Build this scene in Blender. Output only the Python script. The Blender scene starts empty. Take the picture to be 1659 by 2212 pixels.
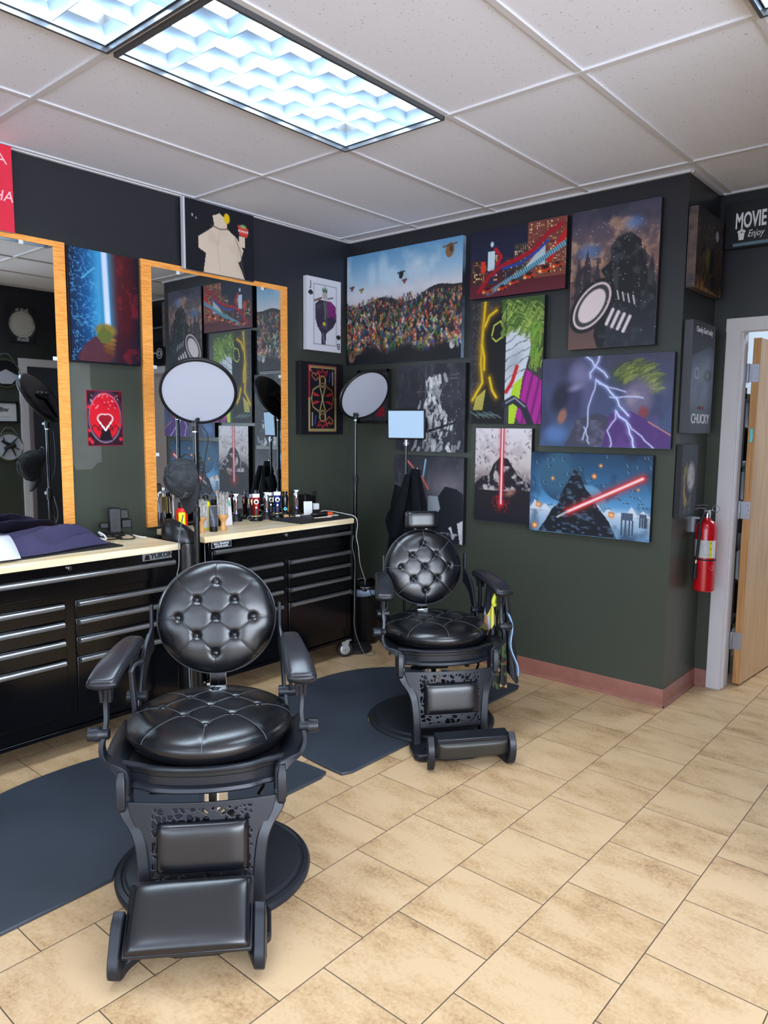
import bpy, math, random
import numpy as np
from mathutils import Vector, Matrix

random.seed(7); RNG = np.random.RandomState(11)
sc = bpy.context.scene
COL = sc.collection
PI = math.pi
H = 2.862; X2 = 2.417; Y2 = 0.515; XO = 3.80     # ceiling height, end of poster wall, recess depth, facing wall

def lin(c):
    return tuple(((v/12.92) if v <= .04045 else ((v+.055)/1.055)**2.4) for v in c)
def rgb(r, g, b): return lin((r/255, g/255, b/255)) + (1.0,)

# ------------------------------------------------------------------ camera
def cam_setup():
    f, yaw, pitch, roll = 1602.22, .71012, .11401, .00878
    fw = Vector((-math.sin(yaw)*math.cos(pitch), math.cos(yaw)*math.cos(pitch), -math.sin(pitch)))
    rt = Vector((math.cos(yaw), math.sin(yaw), 0)); up = rt.cross(fw)
    r2 = math.cos(roll)*rt + math.sin(roll)*up; u2 = -math.sin(roll)*rt + math.cos(roll)*up
    cd = bpy.data.cameras.new('camera'); co = bpy.data.objects.new('camera', cd); COL.objects.link(co)
    m = Matrix((r2, u2, -fw)).transposed().to_4x4(); m.translation = Vector((3.8381, -4.0508, 1.5424))
    co.matrix_world = m
    cd.sensor_fit = 'VERTICAL'; cd.sensor_height = 24.0; cd.lens = f*24.0/2212
    cd.clip_start = .05; sc.camera = co
cam_setup()

# ------------------------------------------------------------------ world, lights, exposure
sc.view_settings.view_transform = 'Standard'; sc.view_settings.look = 'None'
sc.view_settings.gamma = 1.0; sc.view_settings.use_curve_mapping = False
sc.view_settings.exposure = 0.64
sc.cycles.use_denoising = True
sc.cycles.max_bounces = 8; sc.cycles.diffuse_bounces = 5; sc.cycles.glossy_bounces = 4
sc.cycles.sample_clamp_indirect = 6.0; sc.cycles.caustics_reflective = False; sc.cycles.caustics_refractive = False
w = bpy.data.worlds.new('world'); sc.world = w; w.use_nodes = True
w.node_tree.nodes['Background'].inputs[0].default_value = rgb(188, 212, 246)
w.node_tree.nodes['Background'].inputs[1].default_value = .75
TROFFER_E = 14.0
def area(name, loc, rot, sx, sy, power, color):
    l = bpy.data.lights.new(name, 'AREA'); l.shape = 'RECTANGLE'; l.size = sx; l.size_y = sy
    l.energy = power; l.color = color
    o = bpy.data.objects.new(name, l); COL.objects.link(o); o.location = loc; o.rotation_euler = rot
    return o
area('shop_window_daylight', (4.6, -8.3, 1.5), (PI/2, 0, 0), 5.0, 2.2, 120, (.76, .88, 1.0))
area('shop_window_daylight', (7.4, -4.6, 1.5), (PI/2, 0, PI/2), 4.5, 2.2, 300, (.80, .88, 1.0))
area('back_room_lamp', (3.4, 2.0, 2.7), (0, 0, 0), .8, .8, 30, (.85, .93, 1.0))

# ------------------------------------------------------------------ materials
MATS = {}
def mat(name, col=(.5, .5, .5, 1), rough=.5, metal=0.0, spec=.5, coat=0.0, emit=None, es=0.0, alpha=None, trans=0.0, sheen=0.0, bump=None, vary=None):
    if name in MATS: return MATS[name]
    m = bpy.data.materials.new(name); m.use_nodes = True; nt = m.node_tree; b = nt.nodes['Principled BSDF']
    I = b.inputs
    I['Base Color'].default_value = col; I['Roughness'].default_value = rough; I['Metallic'].default_value = metal
    I['Specular IOR Level'].default_value = spec; I['Coat Weight'].default_value = coat
    if trans: I['Transmission Weight'].default_value = trans
    if sheen: I['Sheen Weight'].default_value = sheen
    if emit: I['Emission Color'].default_value = emit; I['Emission Strength'].default_value = es
    tc = nt.nodes.new('ShaderNodeTexCoord')
    if bump:
        n = nt.nodes.new('ShaderNodeTexNoise'); n.inputs['Scale'].default_value = bump[0]; n.inputs['Detail'].default_value = 5
        nt.links.new(tc.outputs['Object'], n.inputs['Vector'])
        bp = nt.nodes.new('ShaderNodeBump'); bp.inputs['Strength'].default_value = bump[1]; bp.inputs['Distance'].default_value = bump[2]
        nt.links.new(n.outputs['Fac'], bp.inputs['Height']); nt.links.new(bp.outputs[0], I['Normal'])
    if vary:   # (scale, second colour)
        n = nt.nodes.new('ShaderNodeTexNoise'); n.inputs['Scale'].default_value = vary[0]; n.inputs['Detail'].default_value = 4
        nt.links.new(tc.outputs['Object'], n.inputs['Vector'])
        cr = nt.nodes.new('ShaderNodeValToRGB'); cr.color_ramp.elements[0].position = .35; cr.color_ramp.elements[1].position = .65
        cr.color_ramp.elements[0].color = col; cr.color_ramp.elements[1].color = vary[1]
        nt.links.new(n.outputs['Fac'], cr.inputs[0]); nt.links.new(cr.outputs[0], I['Base Color'])
    MATS[name] = m
    return m

def nodes_mat(name):
    m = bpy.data.materials.new(name); m.use_nodes = True; MATS[name] = m
    return m, m.node_tree, m.node_tree.nodes['Principled BSDF'], m.node_tree.nodes, m.node_tree.links

def ramp(N, stops):
    r = N.new('ShaderNodeValToRGB'); e = r.color_ramp.elements
    while len(e) < len(stops): e.new(.5)
    for k, (p, c) in enumerate(stops): e[k].position = p; e[k].color = c
    return r

def make_floor_mat():
    m, nt, b, N, L = nodes_mat('floor_tile')
    g = N.new('ShaderNodeNewGeometry')
    sep = N.new('ShaderNodeSeparateXYZ'); L.new(g.outputs['Position'], sep.inputs[0])
    T = .3355
    def math_(op, a, bb=None, v=None):
        n = N.new('ShaderNodeMath'); n.operation = op; L.new(a, n.inputs[0])
        if bb is not None: L.new(bb, n.inputs[1])
        elif v is not None: n.inputs[1].default_value = v
        return n.outputs[0]
    # rows across x, joints along y, every other row shifted half a tile
    u = math_('ADD', sep.outputs['X'], v=-3.105+T*40); row = math_('FLOOR', math_('DIVIDE', u, v=T))
    fu = math_('FRACT', math_('DIVIDE', u, v=T))
    par = math_('MODULO', row, v=2.0)
    sh = math_('MULTIPLY', par, v=T/2)
    v0 = math_('ADD', sep.outputs['Y'], v=1.995+T*40)
    v1 = math_('ADD', v0, sh); fv = math_('FRACT', math_('DIVIDE', v1, v=T)); col = math_('FLOOR', math_('DIVIDE', v1, v=T))
    def edge(f):
        a = N.new('ShaderNodeMath'); a.operation = 'SUBTRACT'; a.inputs[0].default_value = 1.0; L.new(f, a.inputs[1])
        return math_('MULTIPLY', math_('MINIMUM', f, a.outputs[0]), v=T)
    d = math_('MINIMUM', edge(fu), edge(fv))
    mr = N.new('ShaderNodeMapRange'); L.new(d, mr.inputs[0]); mr.inputs[1].default_value = .0010; mr.inputs[2].default_value = .0022
    cmb = N.new('ShaderNodeCombineXYZ'); L.new(row, cmb.inputs[0]); L.new(col, cmb.inputs[1])
    wn = N.new('ShaderNodeTexWhiteNoise'); wn.noise_dimensions = '3D'; L.new(cmb.outputs[0], wn.inputs['Vector'])
    off = N.new('ShaderNodeVectorMath'); off.operation = 'MULTIPLY_ADD'; L.new(wn.outputs['Color'], off.inputs[0]); off.inputs[1].default_value = (9, 9, 9); L.new(g.outputs['Position'], off.inputs[2])
    n1 = N.new('ShaderNodeTexNoise'); n1.inputs['Scale'].default_value = 6.5; n1.inputs['Detail'].default_value = 6; n1.inputs['Roughness'].default_value = .62; mpn = N.new('ShaderNodeMapping'); mpn.inputs['Scale'].default_value = (.55, 1.1, 1); mpn.inputs['Rotation'].default_value = (0, 0, .3); L.new(off.outputs[0], mpn.inputs[0]); L.new(mpn.outputs[0], n1.inputs['Vector'])
    n2 = N.new('ShaderNodeTexNoise'); n2.inputs['Scale'].default_value = 85; n2.inputs['Detail'].default_value = 5; n2.inputs['Roughness'].default_value = .7; L.new(off.outputs[0], n2.inputs['Vector'])
    s = N.new('ShaderNodeMath'); s.operation = 'MULTIPLY_ADD'; L.new(n2.outputs['Fac'], s.inputs[0]); s.inputs[1].default_value = .55; L.new(n1.outputs['Fac'], s.inputs[2])
    s2 = N.new('ShaderNodeMath'); s2.operation = 'MULTIPLY_ADD'; L.new(wn.outputs['Value'], s2.inputs[0]); s2.inputs[1].default_value = .05; L.new(s.outputs[0], s2.inputs[2])
    r = ramp(N, [(.48, rgb(120, 90, 66)), (.60, rgb(164, 132, 97)), (.72, rgb(190, 158, 118)), (.88, rgb(206, 176, 138))]); L.new(s2.outputs[0], r.inputs[0])
    mx = N.new('ShaderNodeMix'); mx.data_type = 'RGBA'; L.new(mr.outputs[0], mx.inputs[0]); mx.inputs[6].default_value = rgb(72, 60, 50); L.new(r.outputs[0], mx.inputs[7])
    L.new(mx.outputs[2], b.inputs['Base Color'])
    b.inputs['Roughness'].default_value = .42; b.inputs['Specular IOR Level'].default_value = .35
    bp = N.new('ShaderNodeBump'); bp.inputs['Strength'].default_value = .35; bp.inputs['Distance'].default_value = .002
    hh = N.new('ShaderNodeMath'); hh.operation = 'MULTIPLY_ADD'; L.new(n2.outputs['Fac'], hh.inputs[0]); hh.inputs[1].default_value = .7; L.new(mr.outputs[0], hh.inputs[2])
    L.new(hh.outputs[0], bp.inputs['Height']); L.new(bp.outputs[0], b.inputs['Normal'])
    return m

def make_wall_mat():
    m, nt, b, N, L = nodes_mat('wall_paint')
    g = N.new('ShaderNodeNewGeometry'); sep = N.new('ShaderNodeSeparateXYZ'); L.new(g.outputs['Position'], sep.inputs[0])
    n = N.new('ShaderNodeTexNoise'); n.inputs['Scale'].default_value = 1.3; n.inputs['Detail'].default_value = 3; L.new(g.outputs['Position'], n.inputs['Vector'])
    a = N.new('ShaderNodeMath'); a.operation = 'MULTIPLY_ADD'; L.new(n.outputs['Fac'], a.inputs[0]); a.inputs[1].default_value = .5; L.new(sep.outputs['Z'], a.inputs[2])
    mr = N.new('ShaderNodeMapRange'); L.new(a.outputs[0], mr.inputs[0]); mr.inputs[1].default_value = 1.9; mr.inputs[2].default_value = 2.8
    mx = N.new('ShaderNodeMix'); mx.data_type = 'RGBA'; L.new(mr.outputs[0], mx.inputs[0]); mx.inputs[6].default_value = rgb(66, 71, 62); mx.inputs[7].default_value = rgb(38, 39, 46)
    # scuffs
    v = N.new('ShaderNodeTexVoronoi'); v.inputs['Scale'].default_value = 3.1; L.new(g.outputs['Position'], v.inputs['Vector'])
    mr2 = N.new('ShaderNodeMapRange'); L.new(v.outputs['Distance'], mr2.inputs[0]); mr2.inputs[1].default_value = .011; mr2.inputs[2].default_value = .006
    mz = N.new('ShaderNodeMapRange'); L.new(sep.outputs['Z'], mz.inputs[0]); mz.inputs[1].default_value = .9; mz.inputs[2].default_value = .6
    mu = N.new('ShaderNodeMath'); mu.operation = 'MULTIPLY'; L.new(mr2.outputs[0], mu.inputs[0]); L.new(mz.outputs[0], mu.inputs[1])
    mx2 = N.new('ShaderNodeMix'); mx2.data_type = 'RGBA'; L.new(mu.outputs[0], mx2.inputs[0]); L.new(mx.outputs[2], mx2.inputs[6]); mx2.inputs[7].default_value = rgb(190, 195, 190)
    L.new(mx2.outputs[2], b.inputs['Base Color']); b.inputs['Roughness'].default_value = .36; b.inputs['Specular IOR Level'].default_value = .42
    n3 = N.new('ShaderNodeTexNoise'); n3.inputs['Scale'].default_value = 140; L.new(g.outputs['Position'], n3.inputs['Vector'])
    bp = N.new('ShaderNodeBump'); bp.inputs['Strength'].default_value = .12; bp.inputs['Distance'].default_value = .001; L.new(n3.outputs['Fac'], bp.inputs['Height']); L.new(bp.outputs[0], b.inputs['Normal'])
    return m

def make_ceiling_mat():
    m, nt, b, N, L = nodes_mat('ceiling_tile')
    g = N.new('ShaderNodeNewGeometry')
    v = N.new('ShaderNodeTexVoronoi'); v.inputs['Scale'].default_value = 95; v.inputs['Randomness'].default_value = 1; L.new(g.outputs['Position'], v.inputs['Vector'])
    n = N.new('ShaderNodeTexNoise'); n.inputs['Scale'].default_value = 60; L.new(g.outputs['Position'], n.inputs['Vector'])
    s = N.new('ShaderNodeMath'); s.operation = 'ADD'; L.new(v.outputs['Distance'], s.inputs[0]); L.new(n.outputs['Fac'], s.inputs[1])
    r = ramp(N, [(.50, rgb(150, 148, 152)), (.60, rgb(228, 232, 246))]); L.new(s.outputs[0], r.inputs[0])
    L.new(r.outputs[0], b.inputs['Base Color']); b.inputs['Roughness'].default_value = .9
    return m

def wood_mat(name, c1, c2, scale, stretch, rough=.4, wave=False):
    m, nt, b, N, L = nodes_mat(name)
    g = N.new('ShaderNodeNewGeometry'); mp = N.new('ShaderNodeMapping'); L.new(g.outputs['Position'], mp.inputs[0]); mp.inputs['Scale'].default_value = stretch
    n = N.new('ShaderNodeTexNoise'); n.inputs['Scale'].default_value = scale; n.inputs['Detail'].default_value = 6; n.inputs['Distortion'].default_value = .6; L.new(mp.outputs[0], n.inputs['Vector'])
    r = ramp(N, [(.36, c1), (.64, c2)]); L.new(n.outputs['Fac'], r.inputs[0]); L.new(r.outputs[0], b.inputs['Base Color'])
    b.inputs['Roughness'].default_value = rough
    return m

def attr_mat(name, rough=.55, spec=.4):
    m, nt, b, N, L = nodes_mat(name)
    a = N.new('ShaderNodeAttribute'); a.attribute_name = 'Col'; L.new(a.outputs['Color'], b.inputs['Base Color'])
    b.inputs['Roughness'].default_value = rough; b.inputs['Specular IOR Level'].default_value = spec
    g = N.new('ShaderNodeNewGeometry'); n = N.new('ShaderNodeTexNoise'); n.inputs['Scale'].default_value = 900; L.new(g.outputs['Position'], n.inputs['Vector'])
    bp = N.new('ShaderNodeBump'); bp.inputs['Strength'].default_value = .1; bp.inputs['Distance'].default_value = .0005; L.new(n.outputs['Fac'], bp.inputs['Height']); L.new(bp.outputs[0], b.inputs['Normal'])
    return m

def leather_mat(name, base, seam, rough=.3):
    m, nt, b, N, L = nodes_mat(name)
    a = N.new('ShaderNodeAttribute'); a.attribute_name = 'seam'
    mx = N.new('ShaderNodeMix'); mx.data_type = 'RGBA'; L.new(a.outputs['Fac'], mx.inputs[0]); mx.inputs[6].default_value = base; mx.inputs[7].default_value = seam
    L.new(mx.outputs[2], b.inputs['Base Color']); b.inputs['Roughness'].default_value = rough; b.inputs['Specular IOR Level'].default_value = .6
    tc = N.new('ShaderNodeTexCoord'); n = N.new('ShaderNodeTexNoise'); n.inputs['Scale'].default_value = 28; n.inputs['Detail'].default_value = 8; L.new(tc.outputs['Object'], n.inputs['Vector'])
    n2 = N.new('ShaderNodeTexVoronoi'); n2.inputs['Scale'].default_value = 420; L.new(tc.outputs['Object'], n2.inputs['Vector'])
    s = N.new('ShaderNodeMath'); s.operation = 'MULTIPLY_ADD'; L.new(n2.outputs['Distance'], s.inputs[0]); s.inputs[1].default_value = .15; L.new(n.outputs['Fac'], s.inputs[2])
    bp = N.new('ShaderNodeBump'); bp.inputs['Strength'].default_value = .13; bp.inputs['Distance'].default_value = .003; L.new(s.outputs[0], bp.inputs['Height']); L.new(bp.outputs[0], b.inputs['Normal'])
    return m

FLOOR = make_floor_mat(); WALL = make_wall_mat(); CEIL = make_ceiling_mat()
MAPLE = wood_mat('figured_maple', rgb(232, 146, 62), rgb(252, 180, 94), 1.0, (20, 16, 170), .35)
BLOCK = wood_mat('butcher_block', rgb(240, 210, 158), rgb(255, 244, 212), 1.0, (42, 2.2, 40), .4)
DOORW = wood_mat('oak_door', rgb(190, 150, 108), rgb(210, 172, 130), 1.0, (24, 24, 2.4), .35)
DOORE = wood_mat('oak_edge', rgb(176, 128, 78), rgb(200, 152, 100), 1.0, (60, 60, 3), .4)
PRINT = attr_mat('canvas_picture')
GLOSSP = attr_mat('gloss_print', .3, .5)
LEATH = leather_mat('black_leather', rgb(12, 13, 18), rgb(8, 9, 11), .27)
LEATHS = leather_mat('black_leather_seat', rgb(12, 13, 18), rgb(12, 13, 18), .27)
FRAME = mat('charcoal_metal', rgb(25, 28, 36), .38, .25, .5, bump=(60, .05, .001))
FRAMEP = mat('glossy_arm_pad', rgb(34, 35, 41), .3, 0, .5)
BLACKM = mat('black_enamel', rgb(5, 5, 8), .14, 0, .45)
ALU = mat('brushed_aluminium', rgb(186, 188, 192), .28, .95, bump=(90, .06, .001))
CHROME = mat('chrome', rgb(215, 218, 222), .12, 1.0)
STEEL = mat('satin_steel', rgb(165, 168, 178), .35, .9)
RUBBER = mat('black_rubber', rgb(24, 25, 28), .6)
BLACKP = mat('black_plastic', rgb(14, 15, 18), .42, 0, .4)
BLACKS = mat('black_gloss_plastic', rgb(11, 12, 14), .22)
MATM = mat('charcoal_mat', rgb(46, 52, 62), .5, 0, .5, bump=(35, .12, .002), vary=(3.0, rgb(54, 61, 72)))
BASEM = mat('dark_base_metal', rgb(36, 39, 46), .38, .2)
WHITEP = mat('white_trim_paint', rgb(214, 212, 218), .4)
WHITEPL = mat('white_plastic', rgb(232, 233, 236), .35)
BROWNV = mat('brown_cove_vinyl', rgb(150, 98, 84), .4, vary=(14, rgb(140, 90, 78)))
DIFFW = mat('lamp_diffuser_white', rgb(172, 177, 192), .35, spec=.4)
MIRROR = mat('mirror_silver', rgb(212, 220, 222), .015, 1.0)
DARKC = mat('dark_canvas_side', rgb(20, 21, 27), .6)
FABRIC = mat('black_fabric', rgb(13, 16, 22), .9, 0, .2, bump=(300, .2, .001))
WHITECARD = mat('white_card', rgb(236, 238, 242), .5)
WTEXT = mat('white_lettering', rgb(225, 228, 235), .5)

# ------------------------------------------------------------------ mesh helpers
class MB:
    def __init__(s): s.v = []; s.f = []; s.mi = []; s.a = []
    def add(s, vs, fs, mi=0, a=None):
        k = len(s.v); s.v += [tuple(x) for x in vs]; s.f += [tuple(i+k for i in f) for f in fs]; s.mi += [mi]*len(fs)
        s.a += list(a) if a is not None else [0.0]*len(vs)
        return s
    def box(s, c, d, M=None, mi=0):
        x, y, z = c; a, b, e = d[0]/2, d[1]/2, d[2]/2
        vs = [Vector((sx*a, sy*b, sz*e)) for sx in (-1, 1) for sy in (-1, 1) for sz in (-1, 1)]
        if M is not None: vs = [M @ v for v in vs]
        vs = [v + Vector(c) for v in vs]
        return s.add(vs, [(0, 1, 3, 2), (4, 6, 7, 5), (0, 4, 5, 1), (2, 3, 7, 6), (0, 2, 6, 4), (1, 5, 7, 3)], mi)
    def grid(s, P, closed_u=False, closed_v=False, mi=0, a=None):
        nu = len(P); nv = len(P[0]); vs = [p for r in P for p in r]; fs = []
        for i in range(nu if closed_u else nu-1):
            for j in range(nv if closed_v else nv-1):
                i2 = (i+1) % nu; j2 = (j+1) % nv
                fs.append((i*nv+j, i2*nv+j, i2*nv+j2, i*nv+j2))
        return s.add(vs, fs, mi, a)
    def loft(s, rings, cap=True, mi=0):
        k = len(s.v); s.grid(rings, closed_v=True, mi=mi); n = len(rings[0])
        if cap:
            s.f.append(tuple(k+i for i in range(n))); s.mi.append(mi)
            e = k+(len(rings)-1)*n; s.f.append(tuple(e+i for i in reversed(range(n)))); s.mi.append(mi)
        return s
    def tube(s, pts, r, n=12, cap=True, mi=0, flat=None):
        pts = [Vector(p) for p in pts]; rs = r if isinstance(r, (list, tuple)) else [r]*len(pts)
        t = [(pts[min(i+1, len(pts)-1)]-pts[max(i-1, 0)]).normalized() for i in range(len(pts))]
        up = Vector((0, 0, 1)) if abs(t[0].z) < .9 else Vector((1, 0, 0))
        nrm = (up - t[0]*up.dot(t[0])).normalized(); rings = []
        for i, p in enumerate(pts):
            nrm = (nrm - t[i]*nrm.dot(t[i])).normalized(); b = t[i].cross(nrm)
            rings.append([p + nrm*(math.cos(2*PI*k/n)*rs[i]) + b*(math.sin(2*PI*k/n)*rs[i]) for k in range(n)])
        return s.loft(rings, cap, mi)
    def bar(s, pts, wdir, w_, t_, mi=0):
        """rectangular strap along pts, width along wdir, thickness across it"""
        pts = [Vector(p) for p in pts]; W = Vector(wdir).normalized(); rings = []
        ws = w_ if isinstance(w_, (list, tuple)) else [w_]*len(pts); ts = t_ if isinstance(t_, (list, tuple)) else [t_]*len(pts)
        for i, p in enumerate(pts):
            t = (pts[min(i+1, len(pts)-1)]-pts[max(i-1, 0)]).normalized(); b = t.cross(W).normalized()
            a, c = ws[i]/2, ts[i]/2; e = min(a, c)*.2
            rings.append([p+W*x+b*y for x, y in ((a-e, c), (-a+e, c), (-a, c-e), (-a, -c+e), (-a+e, -c), (a-e, -c), (a, -c+e), (a, c-e))])
        return s.loft(rings, True, mi)
    def lathe(s, prof, c=(0, 0, 0), n=48, M=None, mi=0):
        c = Vector(c); rings = []
        for r, z in prof:
            ring = [Vector((r*math.cos(2*PI*k/n), r*math.sin(2*PI*k/n), z)) for k in range(n)]
            if M is not None: ring = [M @ v for v in ring]
            rings.append([v + c for v in ring])
        return s.loft(rings, True, mi)
    def prism(s, poly, z0, z1, M=None, mi=0):
        """poly in xy extruded z0..z1"""
        a = [Vector((x, y, z0)) for x, y in poly]; b = [Vector((x, y, z1)) for x, y in poly]
        if M is not None: a = [M @ v for v in a]; b = [M @ v for v in b]
        n = len(poly); vs = a+b
        fs = [(i, (i+1) % n, n+(i+1) % n, n+i) for i in range(n)] + [tuple(reversed(range(n))), tuple(range(n, 2*n))]
        return s.add(vs, fs, mi)
    def mirror(s): s.v = [(-x, y, z) for x, y, z in s.v]; s.f = [tuple(reversed(f)) for f in s.f]; return s
    def obj(s, name, m, parent=None, smooth=35, bevel=0, sub=0, solid=0, attr=False, fix=True):
        me = bpy.data.meshes.new(name); me.from_pydata(s.v, [], s.f)
        ml = m if isinstance(m, (list, tuple)) else [m]
        for x in ml: me.materials.append(x)
        if len(ml) > 1: me.polygons.foreach_set('material_index', s.mi)
        if fix:
            import bmesh
            bm = bmesh.new(); bm.from_mesh(me); bmesh.ops.recalc_face_normals(bm, faces=bm.faces[:]); bm.to_mesh(me); bm.free()
        if attr:
            at = me.attributes.new('seam', 'FLOAT', 'POINT'); at.data.foreach_set('value', np.array(s.a, dtype=np.float32))
        if smooth:
            me.polygons.foreach_set('use_smooth', [True]*len(me.polygons)); me.set_sharp_from_angle(angle=math.radians(smooth))
        me.update(); o = bpy.data.objects.new(name, me); COL.objects.link(o)
        if parent: o.parent = parent
        if solid: d = o.modifiers.new('s', 'SOLIDIFY'); d.thickness = solid; d.offset = 0
        if bevel: d = o.modifiers.new('b', 'BEVEL'); d.width = bevel; d.segments = 2; d.limit_method = 'ANGLE'; d.angle_limit = .6
        if sub: d = o.modifiers.new('u', 'SUBSURF'); d.levels = sub; d.render_levels = sub
        return o

def tag(o, label, cat, group=None):
    o['label'] = label; o['category'] = cat
    if group: o['group'] = group
    return o
def thing(name, label, cat, loc=(0, 0, 0), rz=0, group=None):
    o = bpy.data.objects.new(name, None); COL.objects.link(o); o.location = loc; o.rotation_euler = (0, 0, rz); o.empty_display_size = .1
    return tag(o, label, cat, group)
def struct(o): o['kind'] = 'structure'; return o
def relabel(o, l): o['label'] = l; return o

def frame_to(nrm, up=(0, 0, 1)):
    """matrix with local z -> nrm, local y ~ up"""
    z = Vector(nrm).normalized(); x = Vector(up).cross(z).normalized(); y = z.cross(x)
    return Matrix((x, y, z)).transposed()

WF = {  # wall frames: origin, u, normal
 'R': (Vector((0, 0, 0)), Vector((1, 0, 0)), Vector((0, -1, 0))),
 'L': (Vector((0, 0, 0)), Vector((0, 1, 0)), Vector((1, 0, 0))),
 'T': (Vector((X2, 0, 0)), Vector((0, 1, 0)), Vector((1, 0, 0))),
 'B': (Vector((0, Y2, 0)), Vector((1, 0, 0)), Vector((0, -1, 0))),
 'O': (Vector((XO, 0, 0)), Vector((0, -1, 0)), Vector((-1, 0, 0)))}
def wp(k, u, z, n):
    o, U, Nn = WF[k]; return o + U*u + Nn*n + Vector((0, 0, z))
def wmat(k, u, z, n):
    o, U, Nn = WF[k]; m = Matrix((U, Vector((0, 0, 1)), Nn)).transposed().to_4x4(); m.translation = wp(k, u, z, n); return m

def text(name, s, size, M, m, parent=None, ext=.0008, align='CENTER', sx=1.0, shear=0.0, bold=0.0):
    c = bpy.data.curves.new(name, 'FONT'); c.body = s; c.size = size; c.extrude = ext; c.align_x = align; c.align_y = 'CENTER'; c.shear = shear; c.offset = bold
    c.resolution_u = 3
    t = bpy.data.objects.new(name, c); COL.objects.link(t)
    dg = bpy.context.evaluated_depsgraph_get(); me = bpy.data.meshes.new_from_object(t.evaluated_get(dg), depsgraph=dg)
    bpy.data.objects.remove(t, do_unlink=True); bpy.data.curves.remove(c)
    me.transform(Matrix.Diagonal((sx, 1, 1, 1)))
    me.transform(M); me.materials.clear(); me.materials.append(m); me.name = name
    o = bpy.data.objects.new(name, me); COL.objects.link(o)
    if parent: o.parent = parent
    return o

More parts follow.
